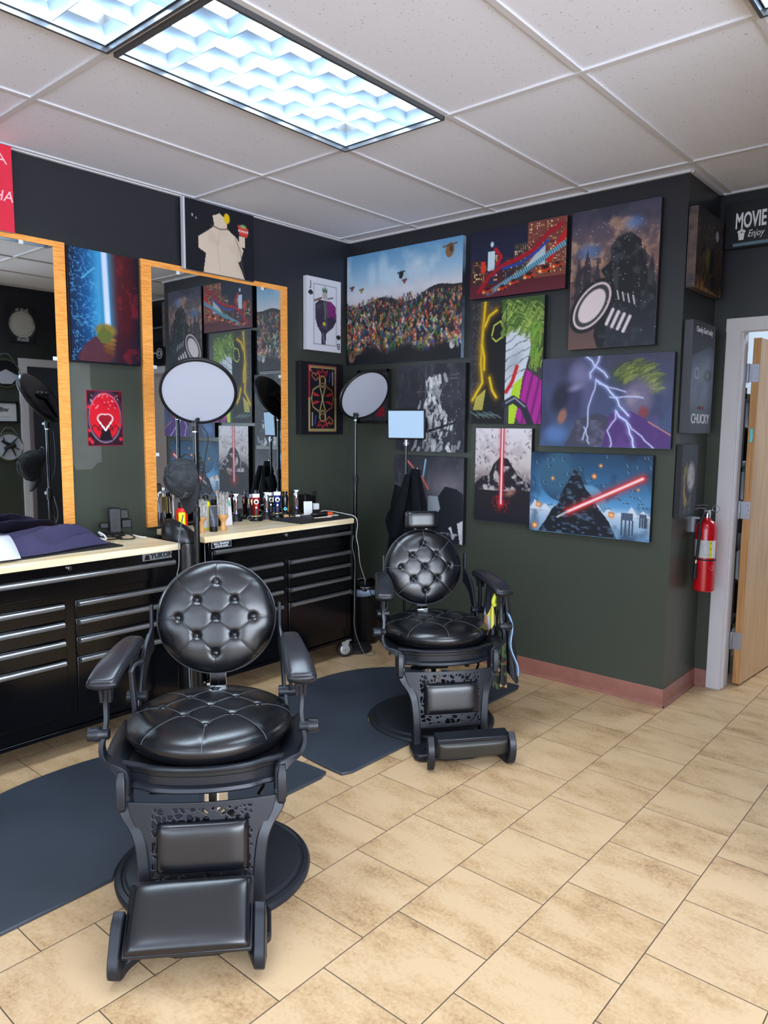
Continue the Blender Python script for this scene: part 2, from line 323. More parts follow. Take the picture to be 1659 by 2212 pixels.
# ------------------------------------------------------------------ picture painting (colours on a fine mesh)
class Art:
    def __init__(s, w_, h_, cell=.004):
        s.nx = max(8, int(w_/cell)); s.ny = max(8, int(h_/cell)); s.w = w_; s.h = h_
        s.asp = w_/h_
        X, Y = np.meshgrid(np.linspace(0, 1, s.nx), np.linspace(0, 1, s.ny)); s.X = X; s.Y = Y   # Y down from top
        s.px = X*s.asp; s.I = np.zeros((s.ny, s.nx, 3)); s.e = 1.2/s.ny
    def c(s, c): return np.array(c, float)/255.0
    def mix(s, m, c): m = np.clip(m, 0, 1)[..., None]; s.I = s.I*(1-m) + s.c(c)*m if not isinstance(c, np.ndarray) else s.I*(1-m)+c*m
    def fill(s, c): s.I[:] = s.c(c)
    def vgrad(s, stops, t=None):
        t = s.Y if t is None else t; p = [a for a, _ in stops]
        for k in range(3): s.I[..., k] = np.interp(t, p, [c[k]/255 for _, c in stops])
    def noise(s, fx, fy=None, seed=0, octs=4):
        fy = fy or fx/s.asp; r = np.random.RandomState(seed); out = np.zeros_like(s.X); amp = 1; tot = 0
        for o in range(octs):
            gx, gy = int(fx*2**o)+2, int(fy*2**o)+2; g = r.rand(gy+1, gx+1)
            x = s.X*(gx-1); y = s.Y*(gy-1); x0 = x.astype(int); y0 = y.astype(int); fx_ = x-x0; fy_ = y-y0
            fx_ = fx_*fx_*(3-2*fx_); fy_ = fy_*fy_*(3-2*fy_)
            v = (g[y0, x0]*(1-fx_)+g[y0, x0+1]*fx_)*(1-fy_)+(g[y0+1, x0]*(1-fx_)+g[y0+1, x0+1]*fx_)*fy_
            out += amp*v; tot += amp; amp *= .55
        return out/tot
    def ell(s, cx, cy, rx, ry, c, rot=0, soft=None, a=1.0, ring=None):
        x = (s.X-cx)*s.asp; y = s.Y-cy; cr, sr = math.cos(rot), math.sin(rot); u = (x*cr+y*sr)/rx; v = (-x*sr+y*cr)/ry
        d = (np.sqrt(u*u+v*v)-1)*min(rx, ry)
        if ring: d = np.abs(d)-ring
        s.mix(a*np.clip(.5-d/(soft or s.e), 0, 1), c)
    def line(s, pts, wd, c, soft=None, a=1.0, glow=None):
        d = np.full_like(s.X, 9.)
        for (x0, y0), (x1, y1) in zip(pts[:-1], pts[1:]):
            ax, ay, bx, by = x0*s.asp, y0, x1*s.asp, y1; dx, dy = bx-ax, by-ay; q = dx*dx+dy*dy+1e-9
            t = np.clip(((s.px-ax)*dx+(s.Y-ay)*dy)/q, 0, 1); d = np.minimum(d, np.hypot(s.px-ax-t*dx, s.Y-ay-t*dy))
        if glow: s.mix(a*np.exp(-(d/glow[0])**2)*glow[2], glow[1])
        s.mix(a*np.clip(.5-(d-wd)/(soft or s.e), 0, 1), c)
    def inside(s, pts):
        m = np.zeros(s.X.shape, bool); n = len(pts)
        for i in range(n):
            x0, y0 = pts[i]; x1, y1 = pts[(i+1) % n]
            if y0 == y1: continue
            cnd = ((y0 > s.Y) != (y1 > s.Y)) & (s.X < (x1-x0)*(s.Y-y0)/(y1-y0)+x0); m ^= cnd
        return m
    def poly(s, pts, c, a=1.0): s.mix(s.inside(pts)*a, c)
    def rect(s, x0, y0, x1, y1, c, a=1.0): s.mix(((s.X >= x0) & (s.X <= x1) & (s.Y >= y0) & (s.Y <= y1))*a, c)
    def shade(s, f): s.I *= f[..., None] if f.ndim == 2 else f
    def mesh(s, name, k, u0, z1, n, parent, m, skew=None):
        o, U, Nn = WF[k]; I = np.clip(s.I, 0, 1); L_ = np.where(I <= .04045, I/12.92, ((I+.055)/1.055)**2.4)
        base = wp(k, u0, z1, n); P = np.array(base)[None, None]+np.array(U)[None, None]*(s.X*s.w)[..., None]+np.array((0, 0, -1.))[None, None]*(s.Y*s.h)[..., None]
        me = bpy.data.meshes.new(name); nv = s.nx*s.ny; idx = np.arange(nv).reshape(s.ny, s.nx)
        q = np.stack([idx[:-1, :-1], idx[1:, :-1], idx[1:, 1:], idx[:-1, 1:]], -1).reshape(-1, 4)
        me.vertices.add(nv); me.vertices.foreach_set('co', P.reshape(-1).astype(np.float32))
        me.loops.add(q.size); me.loops.foreach_set('vertex_index', q.reshape(-1).astype(np.int32))
        me.polygons.add(len(q)); me.polygons.foreach_set('loop_start', (np.arange(len(q))*4).astype(np.int32))
        me.update(calc_edges=True)
        at = me.color_attributes.new('Col', 'FLOAT_COLOR', 'POINT'); at.data.foreach_set('color', np.concatenate([L_.reshape(-1, 3), np.ones((nv, 1))], 1).reshape(-1).astype(np.float32))
        me.materials.append(m); ob = bpy.data.objects.new(name, me); COL.objects.link(ob)
        if parent: ob.parent = parent
        return ob

# ================================================================== ROOM
def quad_wall(name, pts, th_dir, th=.1, m=WALL):
    a = [Vector(p) for p in pts]; b = [p+Vector(th_dir)*th for p in a]
    mb = MB(); mb.add(a+b, [(0, 1, 2, 3), (7, 6, 5, 4), (0, 4, 5, 1), (1, 5, 6, 2), (2, 6, 7, 3), (3, 7, 4, 0)])
    return struct(mb.obj(name, m, smooth=0))
YB = -8.4; XE = 7.6; HT = H+.05
struct(MB().box(((XE)/2, (YB+3.4)/2, -.05), (XE+.4, 3.4-YB, .1)).obj('floor', FLOOR, smooth=0))
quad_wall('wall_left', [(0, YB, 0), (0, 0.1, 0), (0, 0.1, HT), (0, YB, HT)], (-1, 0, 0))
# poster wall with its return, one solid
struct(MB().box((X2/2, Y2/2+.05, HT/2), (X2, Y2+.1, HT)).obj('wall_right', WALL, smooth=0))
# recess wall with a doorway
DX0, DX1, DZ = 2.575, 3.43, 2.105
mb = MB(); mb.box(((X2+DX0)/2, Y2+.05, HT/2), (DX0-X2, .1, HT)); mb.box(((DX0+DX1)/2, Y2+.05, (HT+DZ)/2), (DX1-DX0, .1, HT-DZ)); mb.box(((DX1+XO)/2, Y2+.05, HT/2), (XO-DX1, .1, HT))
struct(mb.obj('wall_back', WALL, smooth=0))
# facing wall (seen in the mirrors) with its doorway
OY0, OY1, OZ = -1.42, -.515, 0
oy = [(.615, .06), (-.69, -1.6)]
mb = MB(); mb.box((XO+.06, (.615+.23)/2, HT/2), (.12, .385, HT)); mb.box((XO+.06, -.235, (HT+2.13)/2), (.12, .93, HT-2.13)); mb.box((XO+.06, -1.15, HT/2), (.12, .9, HT))
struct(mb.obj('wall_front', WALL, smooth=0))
# rear and side shell beyond the photo
quad_wall('wall_rear', [(0, YB, 0), (XE, YB, 0), (XE, YB, .4), (0, YB, .4)], (0, -1, 0), m=WHITEP)
quad_wall('wall_side', [(XE, YB, 0), (XE, .6, 0), (XE, .6, .4), (XE, YB, .4)], (1, 0, 0), m=WHITEP)

# ceiling tiles with openings for the lights
GX0, GY0, CW, CL = 1.246, -1.345, .61, 1.22
LIGHTS = [(0, -1), (0, -2), (3, -1), (6, -1), (3, -4)]
mb = MB()
def fl(x0, x1, y0, y1): mb.box(((x0+x1)/2, (y0+y1)/2, H+.03), (x1-x0, y1-y0, .04))
ix0, ix1 = -3, 11; iy0, iy1 = -7, 4
for i in range(ix0, ix1):
    for j in range(iy0, iy1):
        if (i, j) in LIGHTS: continue
        fl(max(GX0+i*CW, -.1), min(GX0+(i+1)*CW, XE+.1), max(GY0+j*CL, YB-.1), min(GY0+(j+1)*CL, 3.4))
struct(mb.obj('ceiling', CEIL, smooth=0))
mb = MB(); B_ = .012
for i in range(ix0+1, ix1+1):
    x = GX0+i*CW
    if 0 < x < X2: mb.box((x, (YB)/2, H+.007), (2*B_, -YB, .008))
    elif x >= X2: mb.box((x, (YB+3.4)/2, H+.007), (2*B_, 3.4-YB, .008))
for j in range(iy0+1, iy1):
    y = GY0+j*CL
    if y < 0: mb.box((XE/2, y, H+.0065), (XE, 2*B_, .009))
    elif y < 3: mb.box(((X2+XE)/2, y, H+.0065), (XE-X2, 2*B_, .009))
TBAR = mat('ceiling_grid_white', rgb(206, 206, 212), .8, spec=.1)
# wall angle trim
mb.box((.009, YB/2, H+.003), (.018, -YB, .012)); mb.box((X2/2, -.009, H+.003), (X2+.018, .018, .012)); mb.box((X2+.009, Y2/2, H+.003), (.018, Y2, .012)); mb.box(((X2+XO)/2, Y2-.009, H+.003), (XO-X2, .018, .012))
struct(mb.obj('trim_1', TBAR, smooth=0))

# baseboards (cove vinyl)
def base(name, k, u0, u1):
    mb = MB(); prof = [(0, .0), (.016, .0), (.009, .012), (.006, .03), (.006, .098), (.003, .102), (0, .102)]
    mb.grid([[wp(k, u, z, n) for n, z in prof] for u in (u0, u1)]); return struct(mb.obj(name, BROWNV, smooth=40, fix=False))
base('baseboard_right', 'R', 0, X2+.008); base('baseboard_return', 'T', -.008, Y2); base('baseboard_back', 'B', X2, 2.49); base('baseboard_left', 'L', YB, 0)

# door casing of the recess doorway and the open oak door
mb = MB()
for n, (a, b, dd) in enumerate(((2.493, 2.572, .018),)):
    mb.box(((a+b)/2, Y2-.009, 1.085), (b-a, dd, 2.17))
mb.box((3.47, Y2-.009, 1.085), (.08, .018, 2.17)); mb.box((2.98, Y2-.009, 2.135), (.98, .0182, .075))
mb.box((2.567, Y2+.06, 1.055), (.018, .14, 2.11)); mb.box((3.438, Y2+.06, 1.055), (.018, .14, 2.11)); mb.box((3.0, Y2+.06, 2.114), (.88, .14, .018))
mb.box((2.578, Y2+.02, 1.05), (.012, .035, 2.09)); mb.box((3.0, Y2+.02, 2.1), (.86, .035, .012))
struct(mb.obj('trim_2', WHITEP, bevel=.003))
d = thing('door_1', 'open light oak door hinged on the white frame beside the fire extinguisher', 'door', (2.600, .655, .012), 0); d['kind'] = 'structure'
th = math.radians(-4)
M = Matrix.Rotation(th, 4, 'Z')
mb = MB(); mb.box((.0225, .42, 1.03), (.043, .84, 2.06)); mb.v = [tuple(M @ Vector(v)) for v in mb.v]; mb.obj('door_leaf', [DOORW], d, bevel=.002)
mb = MB(); mb.box((.0225, .0, 1.03), (.042, .004, 2.058)); mb.v = [tuple(M @ Vector(v)) for v in mb.v]; mb.obj('door_edge', DOORE, d)
for z in (.265, 1.06, 1.86):
    mb = MB(); mb.box((.014, -.0035, z), (.056, .004, .105)); mb.tube([(-.017, -.006, z-.055), (-.017, -.006, z+.055)], .007, 10); mb.box((-.02, -.012, z), (.004, .03, .105))
    h = mb.obj('hinge', STEEL, d, bevel=.001)
    for q in (-.03, 0, .03):
        mb = MB(); mb.lathe([(0.0045, 0), (.003, .0015)], (.026 if q else .03, -.0056, z+q), 10, frame_to((0, -1, 0), (0, 0, 1))); mb.obj('screw', CHROME, h)
mb = MB(); mb.box((.02, -.003, 1.50), (.022, .006, .085)); mb.obj('door_closer_pin', mat('brass_green', rgb(120, 190, 180), .2, .6), d, bevel=.006)
mb = MB(); mb.box((.062, .5, 1.18), (.03, .18, .45)); mb.obj('door_poster_frame', mat('dark_brown', rgb(60, 38, 22), .5), d)
# adjoining room
quad_wall('wall_side', [(2.30, 3.3, 0), (4.9, 3.3, 0), (4.9, 3.3, HT), (2.30, 3.3, HT)], (0, 1, 0), m=mat('pale_blue_grey_paint', rgb(176, 186, 196), .7))
quad_wall('wall_side', [(2.32, Y2+.1, 0), (2.32, 3.3, 0), (2.32, 3.3, HT), (2.32, Y2+.1, HT)], (-1, 0, 0), m=mat('pale_blue_grey_paint'))
t = thing('storage_rack', 'dark shelf rack with bags seen through the door hinge gap', 'shelf', (2.42, 1.0, 0))
mb = MB(); [mb.box((0, .3, z), (.2, .9, .03)) for z in (.3, .8, 1.3, 1.75)]; [mb.box((x, y, .9), (.03, .03, 1.8)) for x in (-.085, .085) for y in (-.13, .73)]; mb.obj('rack_frame', BLACKP, t)
for z, c in ((.42, (40, 42, 50)), (.95, (96, 100, 112)), (1.42, (30, 30, 34))):
    mb = MB(); mb.lathe([(.02, -.1), (.085, -.09), (.1, 0), (.08, .1), (.03, .13)], (0, 0.12, z+.02), 20)
    tag(mb.obj('fabric_bag', mat('bag%d' % c[0], rgb(*c), .8)), {40: 'dark grey bag on the lowest shelf behind the oak door', 96: 'pale grey bag on the middle shelf behind the oak door', 30: 'black bag on the upper shelf behind the oak door'}[c[0]], 'bag').location = (2.42, 1.0, 0)

# facing doorway, reflected in the left mirror
mb = MB(); mb.box((XO-.009, -.735, 1.08), (.018, .08, 2.16)); mb.box((XO-.009, .265, 1.08), (.018, .08, 2.16)); mb.box((XO-.009, -.235, 2.15), (.0182, 1.08, .075)); mb.box((XO+.06, -.705, 1.06), (.12, .02, 2.13)); mb.box((XO+.06, .235, 1.06), (.12, .02, 2.13))
struct(mb.obj('trim_3', WHITEP, bevel=.003))
d = thing('door_2', 'dark stained wooden door standing ajar, seen only in the left mirror', 'door', (XO+.11, -.69, .01)); d['kind'] = 'structure'
mb = MB(); mb.box((.42*math.cos(.5), .42*math.sin(.5), 1.03), (.84, .04, 2.06), Matrix.Rotation(.5, 3, 'Z')); mb.obj('door_leaf', mat('brown_door', rgb(110, 74, 42), .4), d)
quad_wall('wall_side', [(5.2, -1.8, 0), (5.2, .6, 0), (5.2, .6, HT), (5.2, -1.8, HT)], (1, 0, 0), m=mat('dark_room_paint', rgb(22, 24, 34), .7))

# ================================================================== CEILING LIGHTS
LAMPM = mat('fluorescent_panel', rgb(240, 248, 255), .5, emit=(.76, .89, 1.0, 1), es=TROFFER_E)
LOUV = mat('louver_reflector', rgb(190, 214, 238), .3, .9)
TFRAME = mat('lamp_frame_metal', rgb(96, 98, 102), .35, .6)
HOUSE = mat('lamp_housing_white', rgb(225, 235, 245), .5)
def troffer(label):
    t = thing('ceiling_light', label, 'ceiling light', (0, 0, 0), 0, 'recessed fluorescent ceiling lights')
    w2, l2 = CW-.024, CL-.024
    mb = MB()
    for sx in (-1, 1): mb.box((sx*(w2/2-.006), 0, .05), (.012, l2, .13)); 
    for sy in (-1, 1): mb.box((0, sy*(l2/2-.006), .05), (w2, .012, .13))
    mb.obj('light_frame', TFRAME, t, smooth=0)
    mb = MB(); mb.box((0, 0, .118), (w2-.02, l2-.02, .006)); mb.obj('lamp_panel', LAMPM, t, smooth=0)
    iw, il = w2-.036, l2-.036; mb = MB()
    prof = [(.0012, 0), (.0018, .010), (.005, .024), (.011, .040), (.02, .052)]
    for i in range(0, 4):
        x = -iw/2+iw*i/3
        r = [(-a, z) for a, z in prof]+[(a, z) for a, z in reversed(prof)]
        mb.loft([[Vector((x+a, y, z+.004)) for a, z in r] for y in (-il/2, il/2)])
    for i in range(0, 7):
        y = -il/2+il*i/6
        r = [(-a, z) for a, z in prof]+[(a, z) for a, z in reversed(prof)]
        mb.loft([[Vector((x, y+a, z+.004)) for a, z in r] for x in (-iw/2, iw/2)])
    mb.obj('louver', LOUV, t, smooth=50)
    return t
def copy_tree(o, parent=None):
    c = o.copy(); COL.objects.link(c)
    if parent: c.parent = parent
    for ch in list(o.children):
        if ch.name in COL.objects: copy_tree(ch, c)
    return c
TL = troffer('recessed fluorescent light above the near barber chair, larger of the two in the picture')
NAMES = {(0, -1): 'long recessed fluorescent light with square louvre cells, fully in view on the ceiling', (0, -2): 'second recessed fluorescent light, cut off at the top left corner',
         (3, -1): 'recessed fluorescent light whose corner just shows at the top right'}
for n, (i, j) in enumerate(LIGHTS):
    o = TL if n == 0 else copy_tree(TL)
    o.location = (GX0+(i+.5)*CW, GY0+(j+.5)*CL, H)
    o['label'] = NAMES.get((i, j), {(3, -2): 'recessed fluorescent ceiling light overhead of the camera', (6, -1): 'recessed fluorescent ceiling light beyond the facing wall, outside the picture', (6, -2): 'recessed fluorescent ceiling light towards the side window, outside the picture'}.get((i, j), 'recessed fluorescent ceiling light towards the rear window, behind the camera'))

# ================================================================== WALL PICTURES
def canvas(k, u0, u1, z0, z1, th, label, paint, side=None, cell=.0045, name='canvas_print', cat='picture', m=None, frame=None, off=.003, tilt=0):
    w_, h_ = u1-u0, z1-z0
    mb = MB(); c = wp(k, (u0+u1)/2, (z0+z1)/2, off+th/2); o_, U, Nn = WF[k]
    d = (abs(U.x)*w_+abs(Nn.x)*th, abs(U.y)*w_+abs(Nn.y)*th, h_)
    mb.box((0, 0, 0), d); ob = mb.obj(name, side or DARKC, bevel=.003, smooth=0); ob.location = c
    tag(ob, label, cat, 'pictures on the dark walls')
    fr = frame or 0; A = Art(w_-2*fr, h_-2*fr, cell); paint(A)
    pm = A.mesh('picture', k, u0+fr+.0005, z1-fr-.0005, off+th+.0008, None, m or PRINT); pm.parent = ob; pm.matrix_parent_inverse = Matrix.Translation(-c)
    if fr:
        mb = MB()
        for (uu, zz, a, b) in ((u0+fr/2, (z0+z1)/2, fr, h_), (u1-fr/2, (z0+z1)/2, fr, h_), ((u0+u1)/2, z0+fr/2, w_, fr), ((u0+u1)/2, z1-fr/2, w_, fr)):
            cc = wp(k, uu, zz, off+th+.003); mb.box(cc, (abs(U.x)*a+abs(Nn.x)*.008, abs(U.y)*a+abs(Nn.y)*.008, b))
        f = mb.obj('picture_frame', BLACKP, None, smooth=0); f.parent = ob; f.matrix_parent_inverse = Matrix.Translation(-c)
    ob['_w'] = 0; del ob['_w']
    return ob, c
def put(o, par, c):
    o.parent = par; o.matrix_parent_inverse = Matrix.Translation(-c); return o

def p_crowd(A):
    A.vgrad([(0, (96, 150, 196)), (.22, (150, 188, 218)), (.36, (205, 208, 220)), (.5, (190, 190, 200)), (1, (20, 22, 30))])
    n = A.noise(4, seed=2); A.mix(np.clip((n-.5)*4, 0, 1)*(A.Y < .4)*.8, (214, 226, 238))
    for cx, cy, rx, ry in ((.24, .2, .05, .1), (.34, .17, .06, .13), (.42, .25, .08, .09)): A.ell(cx, cy, rx, ry, (196, 220, 240), soft=.05, a=.6)
    r = np.random.RandomState(5)
    pal = [(150, 40, 40), (40, 70, 120), (60, 110, 60), (190, 150, 60), (90, 60, 110), (180, 120, 90), (50, 50, 60), (40, 100, 110), (200, 200, 200), (120, 80, 50), (200, 70, 50), (28, 30, 38), (90, 140, 60), (70, 90, 150), (110, 110, 120)]
    base = lambda x: .40+.05*math.sin(9*x+1)-.12*max(0, x-.62)*2
    A.mix((A.Y > .44+.03*np.sin(A.X*14)-.22*np.clip(A.X-.6, 0, 1)), (46, 44, 50))
    for rowi in range(17):
        y = .42+rowi*.027
        for _ in range(int(60-2*rowi)):
            x = r.rand(); yy = y+r.randn()*.012
            if yy < base(x)-.02+.0*y: yy = base(x)+r.rand()*.05
            s = .009+.019*(rowi/17)**1.6; c = pal[r.randint(len(pal))]; c2 = pal[r.randint(len(pal))]; k = .45+.6*r.rand()
            c = tuple(min(255, v*k*1.15) for v in c); dx = r.randn()*.006
            A.ell(x, yy+s*1.5, s*.8, s*1.9, c, rot=r.randn()*.35)
            A.line([(x, yy+s), (x+r.choice((-1, 1))*s*1.1/A.asp, yy+s*(1+r.randn()))], s*.25, c2)
            A.ell(x+dx, yy-s*.1, s*.5, s*.6, (198*k+30, 150*k+20, 120*k+20) if r.rand() < .5 else c2)
            if r.rand() < .5: A.line([(x-.003, yy+s*2.2), (x-.004, yy+s*4)], s*.3, (24, 24, 30))
    A.mix(np.clip((A.Y-.84-.03*np.sin(A.X*20))*14, 0, 1), (22, 23, 31))
    for x, y, s, c in ((.05, .93, .05, (130, 96, 82)), (.93, .88, .035, (200, 196, 196)), (.9, .1, .055, (134, 98, 70)), (.50, .24, .03, (34, 44, 48)), (.53, .30, .018, (120, 70, 70)), (.05, .30, .02, (120, 80, 90)), (.14, .33, .02, (150, 150, 80))):
        A.ell(x, y, s*.8, s*1.1, c, rot=.2); A.ell(x+.01, y-.01, s*.35, s*.5, tuple(v*.6 for v in c)); A.line([(x-s, y-s*.6), (x+s, y-s*.9)], .006, tuple(v*.7 for v in c))
def p_city(A):
    A.vgrad([(0, (22, 26, 50)), (.5, (30, 34, 66)), (.75, (80, 26, 34)), (1, (96, 34, 48))])
    r = np.random.RandomState(3)
    for x0, x1, y0, c in ((.02, .12, .42, (60, 40, 40)), (.12, .2, .5, (90, 40, 36)), (.2, .3, .36, (40, 48, 80)), (.48, .62, .28, (58, 58, 56)), (.62, 1.0, .0, (120, 64, 56)), (.36, .46, .46, (50, 40, 52))):
        A.rect(x0, y0, x1, .8, c)
        for yy in np.arange(y0+.03, .75, .035):
            for xx in np.arange(x0+.008, x1-.01, .02):
                if r.rand() < .55: A.rect(xx, yy, xx+.009, yy+.016, [(240, 200, 120), (250, 230, 190), (190, 110, 80), (30, 26, 34)][r.randint(4)])
    A.rect(.2, .32, .27, .6, (200, 220, 235)); A.ell(.24, .22, .03, .04, (200, 215, 235)); A.rect(.12, .45, .17, .62, (210, 60, 40))
    A.poly([(.6, .62), (.8, .3), (.8, .62)], (180, 196, 206))
    # swooping red ribbon and a twisted cable
    A.line([(.1, .9), (.22, .68), (.34, .56), (.5, .5), (.68, .4), (.8, .22), (.95, .1)], .030, (160, 22, 40), glow=(.05, (120, 20, 40), .5)); A.line([(.36, .6), (.55, .56), (.72, .42), (.82, .3)], .020, (40, 66, 160))
    A.line([(.28, .3), (.34, .42), (.3, .52)], .03, (176, 26, 40)); A.poly([(.8, .55), (1, .15), (1, .3), (.84, .62)], (190, 26, 34))
    pts = [(.2, .95), (.4, .8), (.6, .68), (.8, .52), (1.0, .36)]
    A.line(pts, .035, (60, 120, 150)); 
    for i in range(40):
        t = i/40; x = .2+.8*t; y = .95-.59*t; A.line([(x-.01, y-.035), (x+.012, y+.03)], .004, (190, 226, 236))
    for x, y, s in ((.64, .76, .06), (.8, .7, .07), (.92, .66, .05), (.48, .82, .05), (.36, .88, .05), (.2, .9, .06)):
        A.ell(x, y, s*1.8, s*.55, (196, 60, 30)); A.ell(x, y-s*.5, s*.9, s*.45, (60, 20, 26)); A.ell(x-s*1.2/A.asp, y+.02, s*.35, s*.3, (255, 226, 130), soft=.02); A.ell(x+s*.9/A.asp, y+s*.45, s*.3, s*.3, (20, 14, 18))
    A.mix(np.clip((A.Y-.9)*12, 0, 1)*.8, (92, 34, 50))
def p_spotlight(A):
    n = A.noise(3, seed=8, octs=5); A.vgrad([(0, (62, 62, 86)), (.25, (100, 84, 92)), (.45, (128, 96, 86)), (.7, (92, 74, 78)), (1, (104, 80, 76))])
    A.mix(np.clip((n-.5)*5, 0, 1)*.75, (48, 50, 66)); n2 = A.noise(5, seed=9); A.mix(np.clip((n2-.58)*6, 0, 1)*(A.Y < .5)*.7, (190, 148, 122)); A.ell(.22, .3, .08, .05, (80, 120, 180), soft=.06, a=.7); A.ell(.72, .14, .06, .04, (90, 130, 190), soft=.05, a=.7)
    for x, y, wd in ((.1, .34, .05), (.2, .28, .06), (.32, .36, .05), (.84, .3, .06), (.93, .36, .05), (.77, .38, .04)):
        A.poly([(x-wd, .62), (x-wd*.6, y+.1), (x, y), (x+wd*.6, y+.1), (x+wd, .62)], (56, 52, 62))
    A.mix(np.clip((A.noise(14, 20, seed=4)-.55)*6, 0, 1)*((A.Y > .35) & (A.Y < .7))*.6, (36, 36, 46))
    # dark rock mass on the right
    A.poly([(.38, .62), (.42, .5), (.36, .44), (.48, .38), (.46, .3), (.54, .22), (.68, .2), (.8, .26), (.84, .4), (.92, .52), (1, .6), (1, 1), (.35, 1), (.3, .9)], (26, 28, 34))
    m = A.inside([(.38, .62), (.42, .5), (.36, .44), (.48, .38), (.46, .3), (.54, .22), (.68, .2), (.8, .26), (.84, .4), (.92, .52), (1, .6), (1, 1), (.35, 1)]); A.mix(m*np.clip((A.noise(12, seed=6, octs=5)-.5)*6, 0, 1)*.5, (88, 88, 96))
    A.mix(np.clip((A.Y-.62)*3, 0, 1)*(A.X > .45)*.7, (46, 52, 64))
    A.ell(.27, .69, .22, .14, (30, 28, 34), rot=-.9); A.ell(.27, .69, .19, .115, (222, 208, 214), rot=-.9); A.ell(.27, .69, .155, .09, (60, 58, 64), rot=-.9, ring=.01)
    for i in range(4): A.line([(.52+.065*i, .73+.02*i), (.45+.065*i, .83+.02*i)], .012, (224, 214, 220)); 
    for i in range(4): A.line([(.56+.06*i, .6+.015*i), (.58+.06*i, .66+.015*i)], .005, (214, 208, 214))
    r = np.random.RandomState(2)
    for _ in range(90): A.ell(r.rand(), .1+r.rand()*.8, .003, .003, (200, 196, 200))
def p_split(A):
    A.fill((58, 58, 66)); n = A.noise(16, seed=3); A.mix((np.abs(n-.5) < .05)*(A.X < .3), (110, 108, 116))
    A.rect(0, 0, .5, 1, (30, 30, 34), .5)
    # left: black field with yellow flame strokes
    A.poly([(.2, .1), (.5, .04), (.5, 1), (.02, 1), (.05, .85), (.2, .6)], (16, 16, 20))
    for p in ([(.2, .0), (.17, .25), (.15, .5), (.18, .66), (.04, .8)], [(.2, .2), (.26, .12), (.36, .08)], [(.16, .35), (.2, .45), (.2, .55)], [(.28, .62), (.32, .72), (.38, .78)]):
        A.line(p, .010, (226, 196, 40), glow=(.035, (190, 140, 20), .65))
    A.line([(.3, .28), (.33, .2), (.42, .17), (.46, .22), (.44, .3), (.36, .33), (.31, .3)], .006, (210, 220, 90))
    for i in range(10): A.line([(.02+.03*i, .9+.01*(i % 3)), (.1+.04*i, .93+.02*(i % 2))], .005, (90, 110, 110))
    for i in range(7): A.line([(.1+.02*i, .78-.01*i), (.06+.02*i, .88)], .006, (196, 186, 90))
    # right: white marbled field, green streaks above, magenta and lime below
    A.poly([(.5, .25), (.82, .22), (.84, .4), (.78, .55), (.66, .78), (.5, .82)], (206, 216, 226)); m = A.inside([(.5, .25), (.82, .22), (.84, .4), (.78, .55), (.66, .78), (.5, .82)])
    st = np.sin((A.Y*26+A.X*9+3*A.noise(4, seed=9))*3.0); A.mix(m*(st > .9)*.8, (96, 104, 118)); A.ell(.62, .5, .05, .1, (150, 160, 174), rot=.5, soft=.06, a=.6)
    A.poly([(.42, .0), (1, .0), (1, .5), (.9, .46), (.84, .24), (.66, .2), (.52, .26), (.46, .2)], (62, 84, 46))
    r = np.random.RandomState(4)
    for i in range(230):
        x = .42+r.rand()*.5; y = .02+r.rand()*.22+.12*max(0, x-.6); L_ = .05+.10*r.rand(); g = r.rand(); k = r.rand()*.03; A.line([(x, y+.04+k), (x+L_*.5, y-.012), (x+L_, y+.0+k)], .0025+.004*r.rand(), (50+120*g, 84+110*g, 36+60*g))
    for i in range(90):
        x = .84+r.rand()*.15; y = .2+r.rand()*.34; A.line([(x, y), (x-.02, y+.03), (x-.015, y+.05)], .003+.003*r.rand(), (90+60*r.rand(), 130+50*r.rand(), 60))
    A.poly([(.78, .56), (1, .66), (1, 1), (.72, 1), (.62, .9), (.7, .72)], (168, 46, 146)); A.mix(A.inside([(.78, .56), (1, .66), (1, 1), (.72, 1), (.7, .72)])*(np.sin(A.X*60+A.Y*20) > .5)*.6, (96, 22, 90))
    A.poly([(.62, .68), (.74, .62), (.7, .8), (.64, 1), (.56, 1), (.56, .84)], (176, 214, 50)); A.line([(.5, .84), (.62, .8), (.76, .86), (.86, 1)], .03, (40, 42, 54)); A.line([(.52, .83), (.64, .79), (.78, .86)], .006, (150, 156, 176))
    A.line([(.52, .74), (.6, .66), (.66, .54)], .016, (196, 40, 40)); A.rect(.494, .04, .5, 1, (12, 12, 16))
